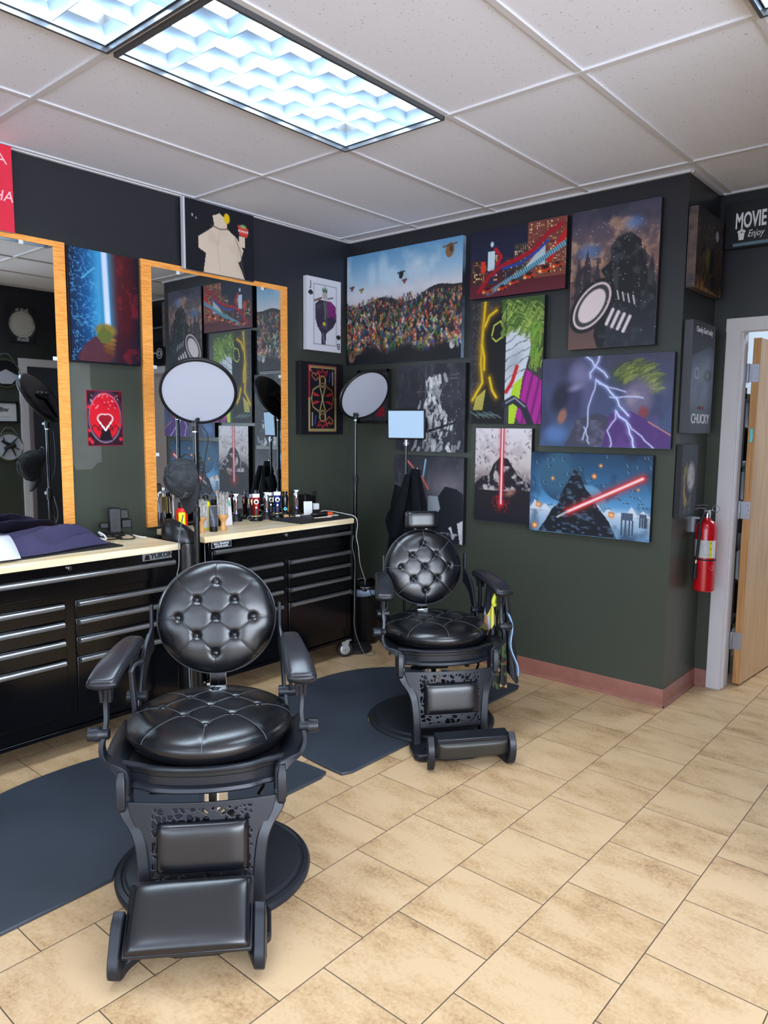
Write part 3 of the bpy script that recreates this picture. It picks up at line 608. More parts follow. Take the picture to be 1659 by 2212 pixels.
def p_storm(A):
    n = A.noise(4, seed=5, octs=5); A.vgrad([(0, (66, 68, 92)), (.5, (70, 78, 112)), (1, (70, 92, 130))]); A.mix(np.clip((n-.5)*4, 0, 1)*.5, (44, 46, 66))
    A.ell(.34, .28, .16, .22, (92, 92, 130), soft=.14, a=.85); A.ell(.26, .5, .14, .2, (58, 60, 92), soft=.12); A.ell(.16, .45, .10, .17, (36, 38, 54), rot=.3, soft=.08, a=.9); A.ell(.31, .2, .1, .12, (128, 126, 164), rot=-.4, soft=.12, a=.7); A.ell(.38, .46, .06, .16, (88, 88, 128), rot=.2, soft=.08, a=.8); A.ell(.28, .34, .07, .03, (150, 148, 184), rot=-.3, soft=.05, a=.8); A.ell(.18, .66, .05, .09, (150, 104, 92), rot=.3, soft=.03); A.ell(.13, .86, .13, .09, (86, 118, 170), soft=.08)
    A.poly([(.24, .9), (.3, .7), (.46, .62), (.6, .7), (.66, .86), (.62, 1), (.2, 1)], (66, 66, 84)); A.mix(np.clip((A.noise(10, seed=7)-.5)*5, 0, 1)*(A.Y > .7)*(A.X > .3)*(A.X < .65)*.6, (112, 112, 140))
    r = np.random.RandomState(6)
    A.ell(.7, .2, .22, .13, (58, 68, 52), soft=.1, a=.85)
    for i in range(260):
        a = r.rand()*3.0-.3; q = .1+.2*r.rand(); x = .72+q*math.cos(a)*.62; y = .34-q*math.sin(a)*.95; g = r.rand(); A.line([(x, y+.03), (x+.02, y), (x+.055, y-.012)], .0025+.003*r.rand(), (60+90*g, 76+84*g, 46+34*g))
    A.ell(.76, .46, .15, .2, (112, 104, 132), soft=.1); A.mix(np.clip((A.noise(9, seed=12)-.5)*5, 0, 1)*np.exp(-((A.X-.78)**2+(A.Y-.45)**2)/.02)*.7, (176, 166, 184)); A.ell(.8, .62, .05, .06, (134, 60, 72), soft=.05)
    A.poly([(.56, .62), (.7, .6), (.86, .72), (1, .84), (1, 1), (.5, 1)], (82, 56, 118)); A.mix(np.clip((A.noise(8, seed=3)-.5)*5, 0, 1)*(A.Y > .62)*(A.X > .55)*.5, (120, 84, 160)); A.line([(.84, .72), (1, .86)], .006, (200, 150, 130))
    def bolt(x, y, dx, dy, n_, wd, s):
        q = np.random.RandomState(s); p = [(x, y)]
        for i in range(n_): x += dx+q.randn()*.014; y += dy+q.randn()*.008; p.append((x, y))
        A.line(p, wd, (234, 240, 255), glow=(.03 if wd > .004 else .012, (150, 170, 240), .6)); return p
    a = bolt(.36, .0, .022, .055, 5, .006, 1); b = bolt(.46, 0, -.002, .06, 4, .005, 2); c = bolt(.44, .26, .03, .05, 8, .007, 3); bolt(.44, .28, -.006, .07, 9, .004, 4); bolt(.6, .6, .02, .06, 7, .007, 5); bolt(.55, .45, .03, .002, 7, .003, 6); bolt(.62, .66, .03, .045, 8, .004, 7); bolt(.6, .62, .0, .06, 6, .004, 8); bolt(.36, .78, .018, .04, 5, .003, 9); bolt(.46, .3, .04, .02, 5, .003, 10)
def p_redbeam(A):
    A.vgrad([(0, (222, 218, 226)), (.4, (200, 190, 190)), (.55, (120, 104, 108)), (1, (26, 24, 34))]); n = A.noise(8, seed=1, octs=5); A.mix(np.clip((n-.5)*5, 0, 1)*.35, (150, 140, 140))
    A.poly([(0, .6), (.14, .52), (.26, .5), (.34, .38), (.46, .3), (.6, .32), (.7, .42), (.8, .5), (1, .58), (1, 1), (0, 1)], (30, 26, 34)); q = A.noise(9, seed=21, octs=5); A.mix(np.clip((q-.52)*7, 0, 1)*((A.Y > .4) & (A.Y < .66)), (186, 178, 182))
    r = np.random.RandomState(8)
    for _ in range(60): x, y = r.rand(), r.rand()*.5; A.line([(x, y), (x+r.randn()*.02, y+.02)], .002+.003*r.rand(), (90, 80, 86))
    for _ in range(150):
        a = r.rand()*6.3; q = abs(r.randn())*.1; A.ell(.49+q*math.cos(a), .8+q*math.sin(a)*.6, .006*r.rand()+.002, .006*r.rand()+.002, (190, 30, 40))
    A.ell(.65, .68, .06, .03, (150, 110, 96), rot=-.4, soft=.04); A.line([(.49, 0), (.49, .8)], .022, (190, 40, 50), glow=(.035, (200, 40, 50), .6)); A.line([(.49, 0), (.49, .8)], .009, (250, 226, 230)); A.mix(np.clip((A.Y-.86)*10, 0, 1), (24, 24, 36))
def p_space(A):
    n = A.noise(5, seed=14, octs=5); A.vgrad([(0, (34, 62, 92)), (.35, (52, 100, 140)), (.62, (90, 150, 200)), (.72, (190, 206, 224)), (1, (96, 140, 180))]); A.mix(np.clip((n-.5)*5, 0, 1)*.55, (24, 36, 54))
    A.ell(.28, .3, .3, .3, (44, 78, 106)); A.ell(.22, .26, .24, .24, (62, 102, 132), soft=.12, a=.7); A.ell(.5, .62, .24, .24, (100, 150, 184), soft=.03)
    for i in range(12): A.poly([(.0+.09*i, .72), (.045+.09*i, .6+.04*(i % 3)), (.1+.09*i, .72)], (206, 214, 226))
    r = np.random.RandomState(9)
    for _ in range(46):
        x, y = r.rand(), r.rand()*.75; a = r.randn()*.5; A.line([(x, y), (x+.04*math.cos(a), y+.04*math.sin(a))], .004, (30, 44, 60)); A.line([(x+.01, y-.012), (x+.02, y+.02)], .003, (150, 176, 196))
    for x, y, s in ((.2, .32, .022), (.55, .27, .03), (.6, .14, .02), (.9, .4, .014), (.08, .66, .035), (.05, .93, .04), (.7, .72, .035)): A.ell(x, y, s, s, (232, 130, 60), soft=.03); A.ell(x, y, s*.4, s*.4, (255, 220, 150), soft=.02)
    for x, s in ((.83, .17), (.95, .1)):
        A.rect(x-s*.3, .68, x+s*.22, .68+s*.5, (72, 88, 110))
        for q in (-.28, -.12, .06, .2): A.rect(x+s*q-.004, .68+s*.5, x+s*q+.008, .68+s*1.6, (58, 72, 92))
    # dark mountain in the middle
    pk = [(.08, 1), (.15, .84), (.2, .7), (.26, .62), (.29, .46), (.35, .3), (.38, .2), (.43, .24), (.47, .4), (.53, .5), (.58, .62), (.68, .8), (.75, 1)]
    A.poly(pk, (20, 24, 34)); A.mix(A.inside(pk)*np.clip((A.noise(22, 30, seed=2)-.56)*8, 0, 1)*.7, (96, 120, 150))
    A.line([(.34, .72), (.93, .27)], .03, (214, 60, 60), glow=(.06, (220, 50, 50), .75)); A.line([(.34, .72), (.93, .27)], .014, (255, 220, 222)); A.line([(.25, .8), (.34, .72)], .012, (190, 190, 196))
def grim(A, s):
    n = A.noise(5, seed=s, octs=6); A.fill((44, 46, 54)); A.mix(np.clip((n-.45)*4, 0, 1)*.6, (66, 68, 78)); A.mix(np.clip((A.noise(30, 8, seed=s+1)-.62)*6, 0, 1)*.4, (110, 112, 120))
def p_greyknight(A):
    grim(A, 20); r = np.random.RandomState(12)
    # loose white brush strokes
    for _ in range(120):
        y = .12+.85*r.rand(); hw = .07+.13*min(1, max(0, (y-.3)*2.2)); x = .56+hw*r.randn()*.8; g = 130+100*r.rand(); a = r.randn()*.5
        A.line([(x, y), (x+.05*math.sin(a), y+.08*math.cos(a))], .008+.018*r.rand(), (g, g+3, g+8), soft=.008, a=.85)
    for _ in range(50): x, y = .4+r.rand()*.4, .2+r.rand()*.75; A.line([(x, y), (x+r.randn()*.03, y+.05*r.rand())], .005, (52, 54, 62))
    A.line([(.5, .76), (.88, .66)], .014, (34, 36, 42))
    for _ in range(70): A.ell(.3+r.rand()*.65, .1+r.rand()*.85, .006*r.rand(), .006*r.rand(), (220, 222, 226))
def p_duel(A):
    grim(A, 30); A.mix(np.exp(-((A.X-.75)**2*6+(A.Y-.35)**2*20))*.6, (150, 140, 150)); A.mix(np.clip((A.noise(7, seed=33)-.5)*5, 0, 1)*((A.Y > .3) & (A.Y < .55))*.6, (130, 126, 138))
    A.poly([(.45, 1), (.6, .7), (.62, .5), (.74, .34), (.9, .36), (1, .42), (1, 1)], (30, 32, 40)); A.poly([(.5, .46), (.64, .46), (.68, .6), (.58, .75), (.5, .95)], (150, 156, 166)); A.poly([(.8, .82), (1, .72), (1, 1), (.9, .96)], (206, 208, 214)); A.poly([(.84, .8), (.92, .76), (.96, .98), (.88, .96)], (28, 28, 36))
    A.line([(.19, .06), (.28, .14)], .013, (226, 120, 110)); A.line([(.46, .04), (.42, .28)], .011, (140, 190, 224)); A.line([(.4, .24), (.5, .38)], .014, (220, 110, 100)); A.line([(0, .5), (.06, .5)], .004, (200, 200, 206)); A.line([(0, .52), (.06, .52)], .004, (200, 200, 206))
    A.mix(np.clip((A.noise(14, seed=31)-.55)*7, 0, 1)*(A.Y > .88), (180, 182, 190))
def p_fist(A):
    A.vgrad([(0, (16, 30, 60)), (.28, (22, 84, 140)), (.44, (60, 150, 196)), (.54, (70, 90, 80)), (.7, (74, 26, 34)), (.88, (66, 18, 28)), (1, (30, 18, 32))], A.X+.05*A.noise(3, seed=5)); A.mix(np.clip((A.Y-.6)*2, 0, 1)*.7, (26, 26, 48)); A.mix((1-A.Y)*.25*(A.X < .1), (20, 20, 40))
    n = A.noise(14, 22, seed=6); A.mix((np.abs(n-.5) < .025)*(A.X < .4)*.7, (90, 160, 210)); A.mix(np.clip((A.noise(10, 14, seed=8)-.55)*6, 0, 1)*(A.X > .66)*.5, (150, 30, 44)); A.line([(.18, .26), (.36, .15)], .006, (90, 180, 220))
    A.line([(.5, 0), (.53, .66)], .03, (150, 200, 245), glow=(.07, (60, 150, 220), .7)); A.line([(.5, 0), (.53, .66)], .018, (206, 214, 248)); A.ell(.5, .7, .1, .06, (130, 110, 50), soft=.03)
    A.poly([(.1, .95), (.2, .84), (.34, .76), (.46, .78), (.6, .8), (.62, .94), (.5, 1), (.12, 1)], (84, 40, 48), .9)
    for i in range(4): A.ell(.54, .77+.04*i, .075-.006*i, .021, (140-14*i, 104-14*i, 52-4*i), rot=.2); 
    A.poly([(.36, .76), (.46, .66), (.58, .72), (.56, .8), (.44, .82)], (92, 100, 48)); A.rect(0, 0, .02, 1, (10, 12, 22)); A.rect(.985, 0, 1, 1, (10, 12, 22)); A.rect(0, .985, 1, 1, (10, 12, 22))
def p_redsign(A):
    A.fill((40, 18, 30)); A.mix(np.clip((A.noise(6, seed=3)-.45)*4, 0, 1), (70, 20, 34)); A.ell(.5, .46, .30, .44, (206, 24, 40)); A.mix(np.clip((A.noise(5, seed=4)-.5)*4, 0, 1)*(A.Y < .35)*.6, (150, 16, 40)); A.ell(.5, .46, .33, .46, (60, 44, 70), ring=.02); A.ell(.5, .5, .31, .44, (196, 170, 190), ring=.004)
    A.poly([(.32, .9), (.4, .7), (.62, .7), (.7, .9)], (26, 16, 26)); A.ell(.43, .5, .11, .085, (236, 226, 226)); A.ell(.57, .5, .11, .085, (236, 226, 226)); A.poly([(.27, .53), (.73, .53), (.5, .74)], (236, 226, 226)); A.ell(.43, .5, .085, .065, (150, 20, 34)); A.ell(.57, .5, .085, .065, (150, 20, 34)); A.poly([(.32, .53), (.68, .53), (.5, .69)], (150, 20, 34))
    for q in (-.3, -.15, .15, .3): A.line([(.5, .8), (.5+q, .62), (.5+q*1.4, .72)], .006, (30, 12, 20))
    for x, y in ((.06, .72), (.06, .88), (.12, .93), (.93, .88), (.9, .62), (.05, .3)): A.ell(x, y, .035, .035, (206, 40, 56))
    r = np.random.RandomState(5)
    for _ in range(26): A.ell(.12+r.rand()*.76, .03+r.rand()*.3, .009, .009, (240, 200, 206))
    
    for a, b, c, d in ((0, 0, 1, .012), (0, .988, 1, 1), (0, 0, .02, 1), (.98, 0, 1, 1)): A.rect(a, b, c, d, (176, 30, 60))
def p_sack(A):
    A.fill((13, 14, 26)); A.rect(0, 0, .02, 1, (196, 198, 206)); c = (206, 190, 172)
    # plain cloth sack shape tied at the top
    A.poly([(.26, 1), (.3, .72), (.2, .66), (.2, .5), (.34, .38), (.42, .3), (.4, .16), (.5, .1), (.6, .18), (.6, .3), (.74, .4), (.84, .56), (.8, .72), (.76, .76), (.86, 1)], c)
    A.mix(A.inside([(.26, 1), (.3, .72), (.34, .38), (.6, .3), (.8, .5), (.86, 1)])*np.clip((A.noise(4, seed=2)-.5)*4, 0, 1)*.35, (160, 140, 124)); A.line([(.38, .3), (.5, .33), (.62, .3)], .008, (96, 70, 60)); A.line([(.72, .4), (.8, .6), (.84, .95)], .003, (90, 76, 70)); A.line([(.5, .34), (.46, .6), (.5, .95)], .003, (170, 150, 132))
    A.ell(.6, .15, .055, .075, (214, 182, 20)); A.poly([(.76, .2), (.92, .22), (.9, .36), (.78, .34)], (200, 60, 48)); A.ell(.84, .205, .06, .026, (130, 160, 110)); A.rect(.78, .36, .86, .52, c)
    A.ell(.12, .22, .01, .02, (220, 224, 230)); A.ell(.17, .25, .008, .014, (220, 224, 230))
def p_redtop(A):
    A.fill((214, 40, 66)); A.mix(np.clip((A.noise(5, seed=7)-.5)*4, 0, 1)*.35, (190, 26, 50)); A.poly([(0, .55), (.55, .5), (.7, .62), (.8, 1), (0, 1)], (140, 50, 150)); A.line([(.5, .5), (.7, .62), (.8, 1)], .004, (60, 20, 50))
def p_card(A):
    A.fill((206, 208, 220)); x0, y0, x1, y1 = .2, .09, .86, .91
    for a in ([(x0, y0), (x1, y0)], [(x1, y0), (x1, y1)], [(x1, y1), (x0, y1)], [(x0, y1), (x0, y0)]): A.line(a, .0025, (60, 60, 70))
    # spade pips
    for cx, cy, s in ((.11, .215, 1), (.93, .785, -1)):
        A.ell(cx-.035, cy+.004*s, .022, .022, (26, 26, 32)); A.ell(cx+.035, cy+.004*s, .022, .022, (26, 26, 32)); A.poly([(cx-.075, cy), (cx, cy-.04*s), (cx+.075, cy)], (26, 26, 32)); A.poly([(cx-.03, cy+.04*s), (cx, cy), (cx+.03, cy+.04*s)], (26, 26, 32))
    # robed bust in purple, dark cloak below
    A.poly([(.24, .56), (.24, .36), (.36, .3), (.68, .3), (.84, .36), (.86, .56), (.76, .66), (.62, .72), (.56, .76), (.54, .9), (.42, .9), (.42, .76), (.3, .66)], (52, 44, 66)); A.poly([(.54, .3), (.7, .3), (.84, .36), (.86, .56), (.72, .5), (.6, .54)], (112, 40, 104)); A.mix(A.inside([(.24, .56), (.24, .36), (.6, .3), (.6, .7), (.3, .66)])*np.clip((A.noise(8, 12, seed=4)-.5)*6, 0, 1)*.5, (96, 92, 108))
    A.ell(.52, .225, .05, .06, (170, 160, 160)); A.poly([(.45, .19), (.44, .12), (.49, .15), (.52, .1), (.56, .15), (.6, .12), (.59, .19)], (70, 110, 84)); A.line([(.22, .32), (.42, .27)], .012, (90, 66, 60)); A.line([(.6, .27), (.76, .24)], .008, (60, 56, 66)); A.line([(.5, .32), (.54, .44), (.52, .56)], .01, (90, 130, 80)); A.ell(.5, .62, .03, .028, (196, 178, 60)); A.line([(.46, .76), (.5, .88)], .012, (110, 112, 120))
def p_neon(A):
    A.fill((10, 11, 22)); o = (214, 120, 80); y = (220, 190, 120); b = (40, 66, 150); rd = (190, 44, 50)
    def g(p, c, w_=.0035): A.line(p, w_, c, glow=(.012, c, .45))
    for q, c in ((0, o), (.02, y)):
        g([(.18+q, .05+q), (.82-q, .05+q), (.82-q, .5)], c); g([(.18+q, .05+q), (.18+q, .5)], rd); g([(.18+q, .5), (.18+q, .95-q), (.82-q, .95-q), (.82-q, .5)], y)
    def heart(cx, cy, s, f=1): g([(cx, cy+.05*s*f), (cx-.09*s, cy-.01*s*f), (cx-.07*s, cy-.05*s*f), (cx-.02*s, cy-.05*s*f), (cx, cy-.02*s*f), (cx+.02*s, cy-.05*s*f), (cx+.07*s, cy-.05*s*f), (cx+.09*s, cy-.01*s*f), (cx, cy+.05*s*f)], o)
    heart(.34, .2, 1); heart(.66, .8, 1, -1)
    for f in (1, -1):
        Y_ = lambda v: .5-f*(.5-v)
        g([(.42, Y_(.18)), (.38, Y_(.11)), (.46, Y_(.14)), (.5, Y_(.09)), (.54, Y_(.14)), (.62, Y_(.11)), (.58, Y_(.18)), (.42, Y_(.18))], rd, .005); A.ell(.5, Y_(.24), .055, .045, (30, 20, 20)); A.ell(.5, Y_(.24), .06, .05, y, ring=.004); g([(.44, Y_(.22)), (.43, Y_(.3)), (.5, Y_(.34)), (.57, Y_(.3)), (.56, Y_(.22))], y)
        g([(.42, Y_(.32)), (.28, Y_(.38)), (.24, Y_(.5))], y); g([(.58, Y_(.32)), (.72, Y_(.38)), (.76, Y_(.5))], o); g([(.44, Y_(.34)), (.5, Y_(.5))], y, .006); g([(.56, Y_(.34)), (.5, Y_(.5))], y, .006)
        for i in range(6): g([(.28+.02*i, Y_(.42+.005*i)), (.32+.02*i, Y_(.46))], rd, .004); g([(.72-.02*i, Y_(.42+.005*i)), (.68-.02*i, Y_(.46))], rd, .004)
        g([(.74 if f > 0 else .26, Y_(.12)), (.74 if f > 0 else .26, Y_(.3))], (220, 200, 190), .005); g([(.68 if f > 0 else .32, Y_(.14)), (.66 if f > 0 else .34, Y_(.26))], b, .01)
def p_smalldark(A):
    grim(A, 44); A.mix(np.clip((A.noise(7, seed=45)-.5)*5, 0, 1)*.7, (70, 56, 70)); A.ell(.35, .85, .06, .04, (150, 50, 80)); A.poly([(.6, .9), (.7, .74), (.9, .7), (.92, .92)], (150, 30, 50)); A.line([(.6, .72), (.8, .6)], .01, (150, 120, 130))
def p_street(A):
    A.vgrad([(0, (40, 36, 44)), (.4, (66, 52, 48)), (.8, (70, 54, 40)), (1, (150, 106, 60))]); n = A.noise(16, 5, seed=6, octs=4); A.mix(np.clip((n-.5)*6, 0, 1)*.8, (22, 22, 28)); r = np.random.RandomState(7)
    for _ in range(90): x, y = r.rand(), r.rand(); A.line([(x, y), (x, y+.05*r.rand())], .005, [(170, 140, 80), (196, 170, 150), (110, 120, 60), (60, 50, 60)][r.randint(4)])
    A.ell(.74, .24, .06, .07, (176, 172, 186)); A.poly([(.4, .78), (.6, .66), (.9, .74), (.95, 1), (.3, .94)], (56, 44, 34)); A.ell(.66, .86, .1, .09, (16, 16, 20)); A.ell(.56, .62, .09, .13, (16, 17, 22)); A.ell(.42, .58, .1, .12, (112, 110, 50), soft=.08, a=.7)
def p_portrait(A):
    A.vgrad([(0, (54, 56, 64)), (.3, (74, 84, 98)), (.5, (104, 116, 138)), (.7, (86, 98, 114)), (1, (64, 70, 80))]); A.ell(.45, .45, .4, .28, (120, 130, 156), soft=.2, a=.6); A.mix(np.clip((A.noise(4, seed=3)-.5)*3, 0, 1)*.4, (60, 68, 82)); A.poly([(0, .3), (0, 0), (1, 0), (1, .22), (.8, .2), (.1, .3)], (58, 60, 68), .8)
    A.ell(.24, .46, .05, .045, (200, 206, 216), ring=.004); A.ell(.75, .47, .1, .05, (54, 64, 74), soft=.05, a=.8); A.ell(.74, .47, .035, .02, (110, 140, 130), soft=.02)
def p_mask(A):
    A.vgrad([(0, (56, 58, 68)), (1, (44, 48, 58))]); A.mix(np.clip((A.noise(4, seed=3)-.5)*3, 0, 1)*.4, (36, 38, 46))
    r = np.random.RandomState(3)
    for _ in range(60): a = 2.2+r.rand()*1.9; q = .22+.1*r.rand(); x, y = .55+q*math.cos(a)*1.3, .4-q*math.sin(a)*1.2+.1; A.line([(x, y), (x+.03, y+.08)], .008, (128+50*r.rand(), 110+40*r.rand(), 56))
    A.ell(.62, .45, .15, .2, (176, 176, 178), soft=.07); A.mix(np.clip((A.noise(7, seed=9)-.5)*6, 0, 1)*np.exp(-((A.X-.62)**2+(A.Y-.45)**2)/.03)*.8, (84, 70, 84)); A.line([(.3, .95), (.4, .74), (.5, .84), (.66, .7), (.62, .92)], .006, (170, 160, 110))

canvas('R', .018, 1.032, 1.992, 2.757, .037, 'widest canvas in the corner, crowd of tiny colourful figures under blue sky', p_crowd, side=mat('pale_blue_canvas_side', rgb(140, 168, 196), .6, vary=(3, rgb(40, 44, 56))))
canvas('R', 1.092, 1.752, 2.349, 2.755, .037, 'city night canvas with red streaks, taxis and lit buildings, top row', p_city)
canvas('R', 1.785, 2.291, 1.995, 2.757, .037, 'tall brown and violet stormy canvas with a round white spotlight', p_spotlight)
canvas('R', 1.109, 1.625, 1.568, 2.327, .037, 'portrait canvas split in two, black and yellow left, green and magenta right', p_split)
canvas('R', 1.622, 2.402, 1.44, 1.952, .037, 'wide violet grey canvas with white lightning bolts', p_storm)
canvas('R', 1.162, 1.567, .952, 1.541, .037, 'pale and black canvas with one vertical red beam', p_redbeam)
canvas('R', 1.568, 2.314, .924, 1.401, .037, 'blue snowy space canvas crossed by a glowing red diagonal line', p_space)
canvas('R', .494, 1.073, 1.381, 1.96, .037, 'charcoal grey canvas with white vertical brushwork, behind the square lamp', p_greyknight)
canvas('R', .490, 1.075, .771, 1.348, .037, 'charcoal canvas with thin red and blue lines, partly behind the hanging jacket', p_duel)
canvas('R', .118, .416, 1.568, 1.949, .022, 'small black framed dark picture half hidden by the corner ring lamp', p_smalldark, name='framed_picture', frame=.02)
canvas('T', .004, .432, 2.281, 2.692, .048, 'dark gold street canvas on the narrow return wall, topmost of three', p_street, side=mat('bronze_canvas_side', rgb(92, 74, 66), .6, vary=(20, rgb(48, 44, 52))))
pb, pc = canvas('T', .023, .388, 1.524, 2.12, .048, 'slate blue portrait canvas lettered CHUCKY on the narrow return wall', p_portrait, side=mat('slate_side', rgb(66, 66, 74), .6))
put(text('lettering', 'Chucky Gets Lucky', .042, wmat('T', .205, 2.075, .0525), WTEXT, sx=.8), pb, pc)
put(text('lettering', 'CHUCKY', .075, wmat('T', .205, 1.60, .0525), WTEXT, sx=.95), pb, pc)
put(text('lettering', 'BRIDE OF', .024, wmat('T', .205, 1.66, .0525), mat('dull_red_lettering', rgb(120, 60, 64), .6)), pb, pc)
canvas('T', .006, .262, 1.066, 1.463, .03, 'dark canvas with pale and mustard brush marks, lowest on the return wall', p_mask)
pb, pc = canvas('L', -2.138, -1.735, 1.871, 2.455, .028, 'blue to red poster with a white vertical beam between the two mirrors', p_fist, m=GLOSSP)
canvas('L', -2.048, -1.84, 1.427, 1.727, .002, 'small red metal sign with a heart, low between the mirrors', p_redsign, name='metal_sign', cat='sign', m=GLOSSP, side=mat('red_sign_edge', rgb(160, 30, 50), .4), off=.002)
pb, pc = canvas('L', -1.448, -.93, 2.449, 2.852, .028, 'black painted canvas with cream sack and yellow moon above the right mirror', p_sack, name='painting', side=mat('white_canvas_side', rgb(180, 182, 188), .6), off=.024)
put(text('lettering', 'POMADE', .02, wmat('L', -1.012, 2.738, .0535), WTEXT), pb, pc)
pb, pc = canvas('L', -2.96, -2.405, 2.459, 2.858, .028, 'red and purple canvas with HA HA lettering at the left edge', p_redtop, name='painting', side=mat('white_canvas_side'), off=.024)
PINK = mat('pink_chalk', rgb(240, 190, 200), .6)
put(text('lettering', 'HA', .07, wmat('L', -2.455, 2.62, .0535), PINK, shear=.2), pb, pc)
put(text('lettering', 'HA', .07, wmat('L', -2.475, 2.79, .0535), PINK, shear=-.2), pb, pc)
pb, pc = canvas('L', -.462, -.128, 2.07, 2.567, .036, 'white playing card canvas with letter J and a purple coat', p_card, side=mat('pale_canvas_side', rgb(206, 206, 216), .6))
INK = mat('black_ink', rgb(24, 24, 30), .6)
put(text('lettering', 'J', .06, wmat('L', -.425, 2.515, .0405), INK), pb, pc)
put(text('lettering', 'B', .06, wmat('L', -.152, 2.115, .0405) @ Matrix.Rotation(PI, 4, 'Z'), INK), pb, pc)
pb, pc = canvas('L', -.533, -.118, 1.488, 1.987, .05, 'black canvas with neon coloured king of hearts playing card', p_neon)
put(text('lettering', 'K', .05, wmat('L', -.44, 1.935, .0545), mat('neon_orange_paint', rgb(220, 120, 90), .6)), pb, pc)
# opposite wall pictures seen in the mirror
def p_round(A):
    A.fill((30, 31, 38)); A.ell(.5, .5, .36, .36, (205, 205, 198)); A.ell(.5, .5, .3, .3, (150, 150, 146), ring=.006)
    r = np.random.RandomState(4)
    for _ in range(80): a = r.rand()*6.3; A.line([(.5+.45*math.cos(a), .5+.45*math.sin(a)), (.5+.41*math.cos(a+.1), .5+.41*math.sin(a+.1))], .005, (110, 96, 90))
pb, pc = canvas('O', .585, .86, 2.34, 2.69, .01, 'black poster with round pale disc lettered JACK IS BACK, mirrored in left glass', p_round, name='poster', cat='poster')
put(text('lettering', 'Jack is', .05, wmat('O', .72, 2.655, .0145), WTEXT), pb, pc); put(text('lettering', 'Back', .06, wmat('O', .72, 2.372, .0145), WTEXT), pb, pc)
def p_cert(A): A.fill((216, 218, 224)); A.rect(.2, .75, .8, .78, (150, 150, 156)); A.rect(.25, .84, .75, .86, (150, 150, 156))
pb, pc = canvas('O', .80, 1.08, 1.55, 1.76, .012, 'white printed card in black frame, mirrored in left glass', p_cert, name='framed_picture', frame=.018)
put(text('lettering', 'wifi', .07, wmat('O', .94, 1.68, .0165), INK, bold=.001), pb, pc)
for z, l, dk in ((1.315, 'round hoop ornament with black figure, lower one mirrored in left glass', 1), (2.03, 'round hoop ornament with pale crescent, upper one mirrored in left glass', 0)):
    t = thing('hoop_ornament', l, 'wall ornament', wp('O', .9, z, .01))
    M = frame_to((-1, 0, 0)); mb = MB(); R_ = .135
    mb.tube([M @ Vector((R_*math.cos(a), R_*math.sin(a), 0)) for a in np.linspace(0, 2*PI, 40)], .009, 8); mb.obj('hoop', mat('mossy_hoop', rgb(70, 76, 56), .8, bump=(60, .6, .01)), t)
    mb = MB(); mb.lathe([(R_, -.002), (R_, .002)], (0, 0, 0), 40, M); mb.obj('disc', mat('pale_disc', rgb(196, 200, 214), .5) if dk else BLACKP, t)
    mb = MB(); mb.tube([M @ Vector(v) for v in ((-.1, .1, 0), (-.03, .19, 0), (.03, .19, 0), (.1, .1, 0))], .002, 6); mb.obj('hanging_string', mat('string', rgb(170, 170, 160), .8), t)
    mb = MB(); r = random.Random(3)
    if dk:
        for a, b, q in (((-.05, .03), (.05, -.02), .03), ((-.02, .0), (-.06, -.09), .012), ((.02, -.01), (.07, -.09), .012), ((0, .02), (.07, .06), .02), ((-.04, .05), (-.08, .09), .009), ((.05, .05), (.05, .1), .009), ((-.05, 0), (-.1, -.03), .008)):
            mb.tube([M @ Vector((a[0], a[1], .006)), M @ Vector((b[0], b[1], .006))], [q, q*.5], 8)
        mb.obj('figure_cutout', BLACKP, t)
    else:
        mb.prism([(-.12, -.02), (0, .04), (.12, -.02), (.05, -.1), (-.05, -.1)], .003, .006, M.to_4x4()); mb.obj('crescent', mat('pale_disc'), t)

# MOVIE sign on the recess wall
pb = MB().box((0, 0, 0), (.9, .05, .245)).obj('cinema_sign', mat('black_sign', rgb(16, 17, 24), .35), bevel=.003, smooth=0)
cpos = wp('B', 2.462+.45, 2.672, .028); pb.location = cpos; tag(pb, 'black sign lettered MOVIE and Enjoy above the white door frame', 'sign')
put(text('lettering', 'MOVIE', .115, wmat('B', 2.517, 2.690, .0535), WTEXT, align='LEFT', sx=.47, bold=.003), pb, cpos)
put(text('lettering', 'Enjoy', .052, wmat('B', 2.583, 2.618, .0535), WTEXT, align='LEFT', sx=.72, shear=.35), pb, cpos)
mb = MB(); mb.box(wp('B', 2.462+.47, 2.566, .055), (.84, .006, .016)); put(mb.obj('sign_strip', mat('blue_grey_strip', rgb(92, 120, 138), .5)), pb, cpos)
mb = MB(); mb.prism([(-.012, -.02), (.012, -.02), (.017, .018), (-.017, .018)], 0, .001, wmat('B', 2.552, 2.61, .0535))
for a, b in ((-.012, .024), (0, .032), (.012, .024)): mb.lathe([(.009, 0), (.009, .001)], (0, 0, 0), 10, None); q = wmat('B', 2.552+a, 2.61+b, .0535); n_ = 20; mb.v[-n_:] = [tuple(q @ Vector(v)) for v in mb.v[-n_:]]
put(mb.obj('popcorn_mark', WTEXT, fix=False), pb, cpos)
pb = MB().box((0, 0, 0), (.3, .03, .26)).obj('framed_picture', mat('black_sign'), bevel=.003); cpos = wp('B', 3.30, 2.30, .018); pb.location = cpos; tag(pb, 'square black picture with round white logo beyond the doorway, seen in right mirror', 'picture')
mb = MB(); 
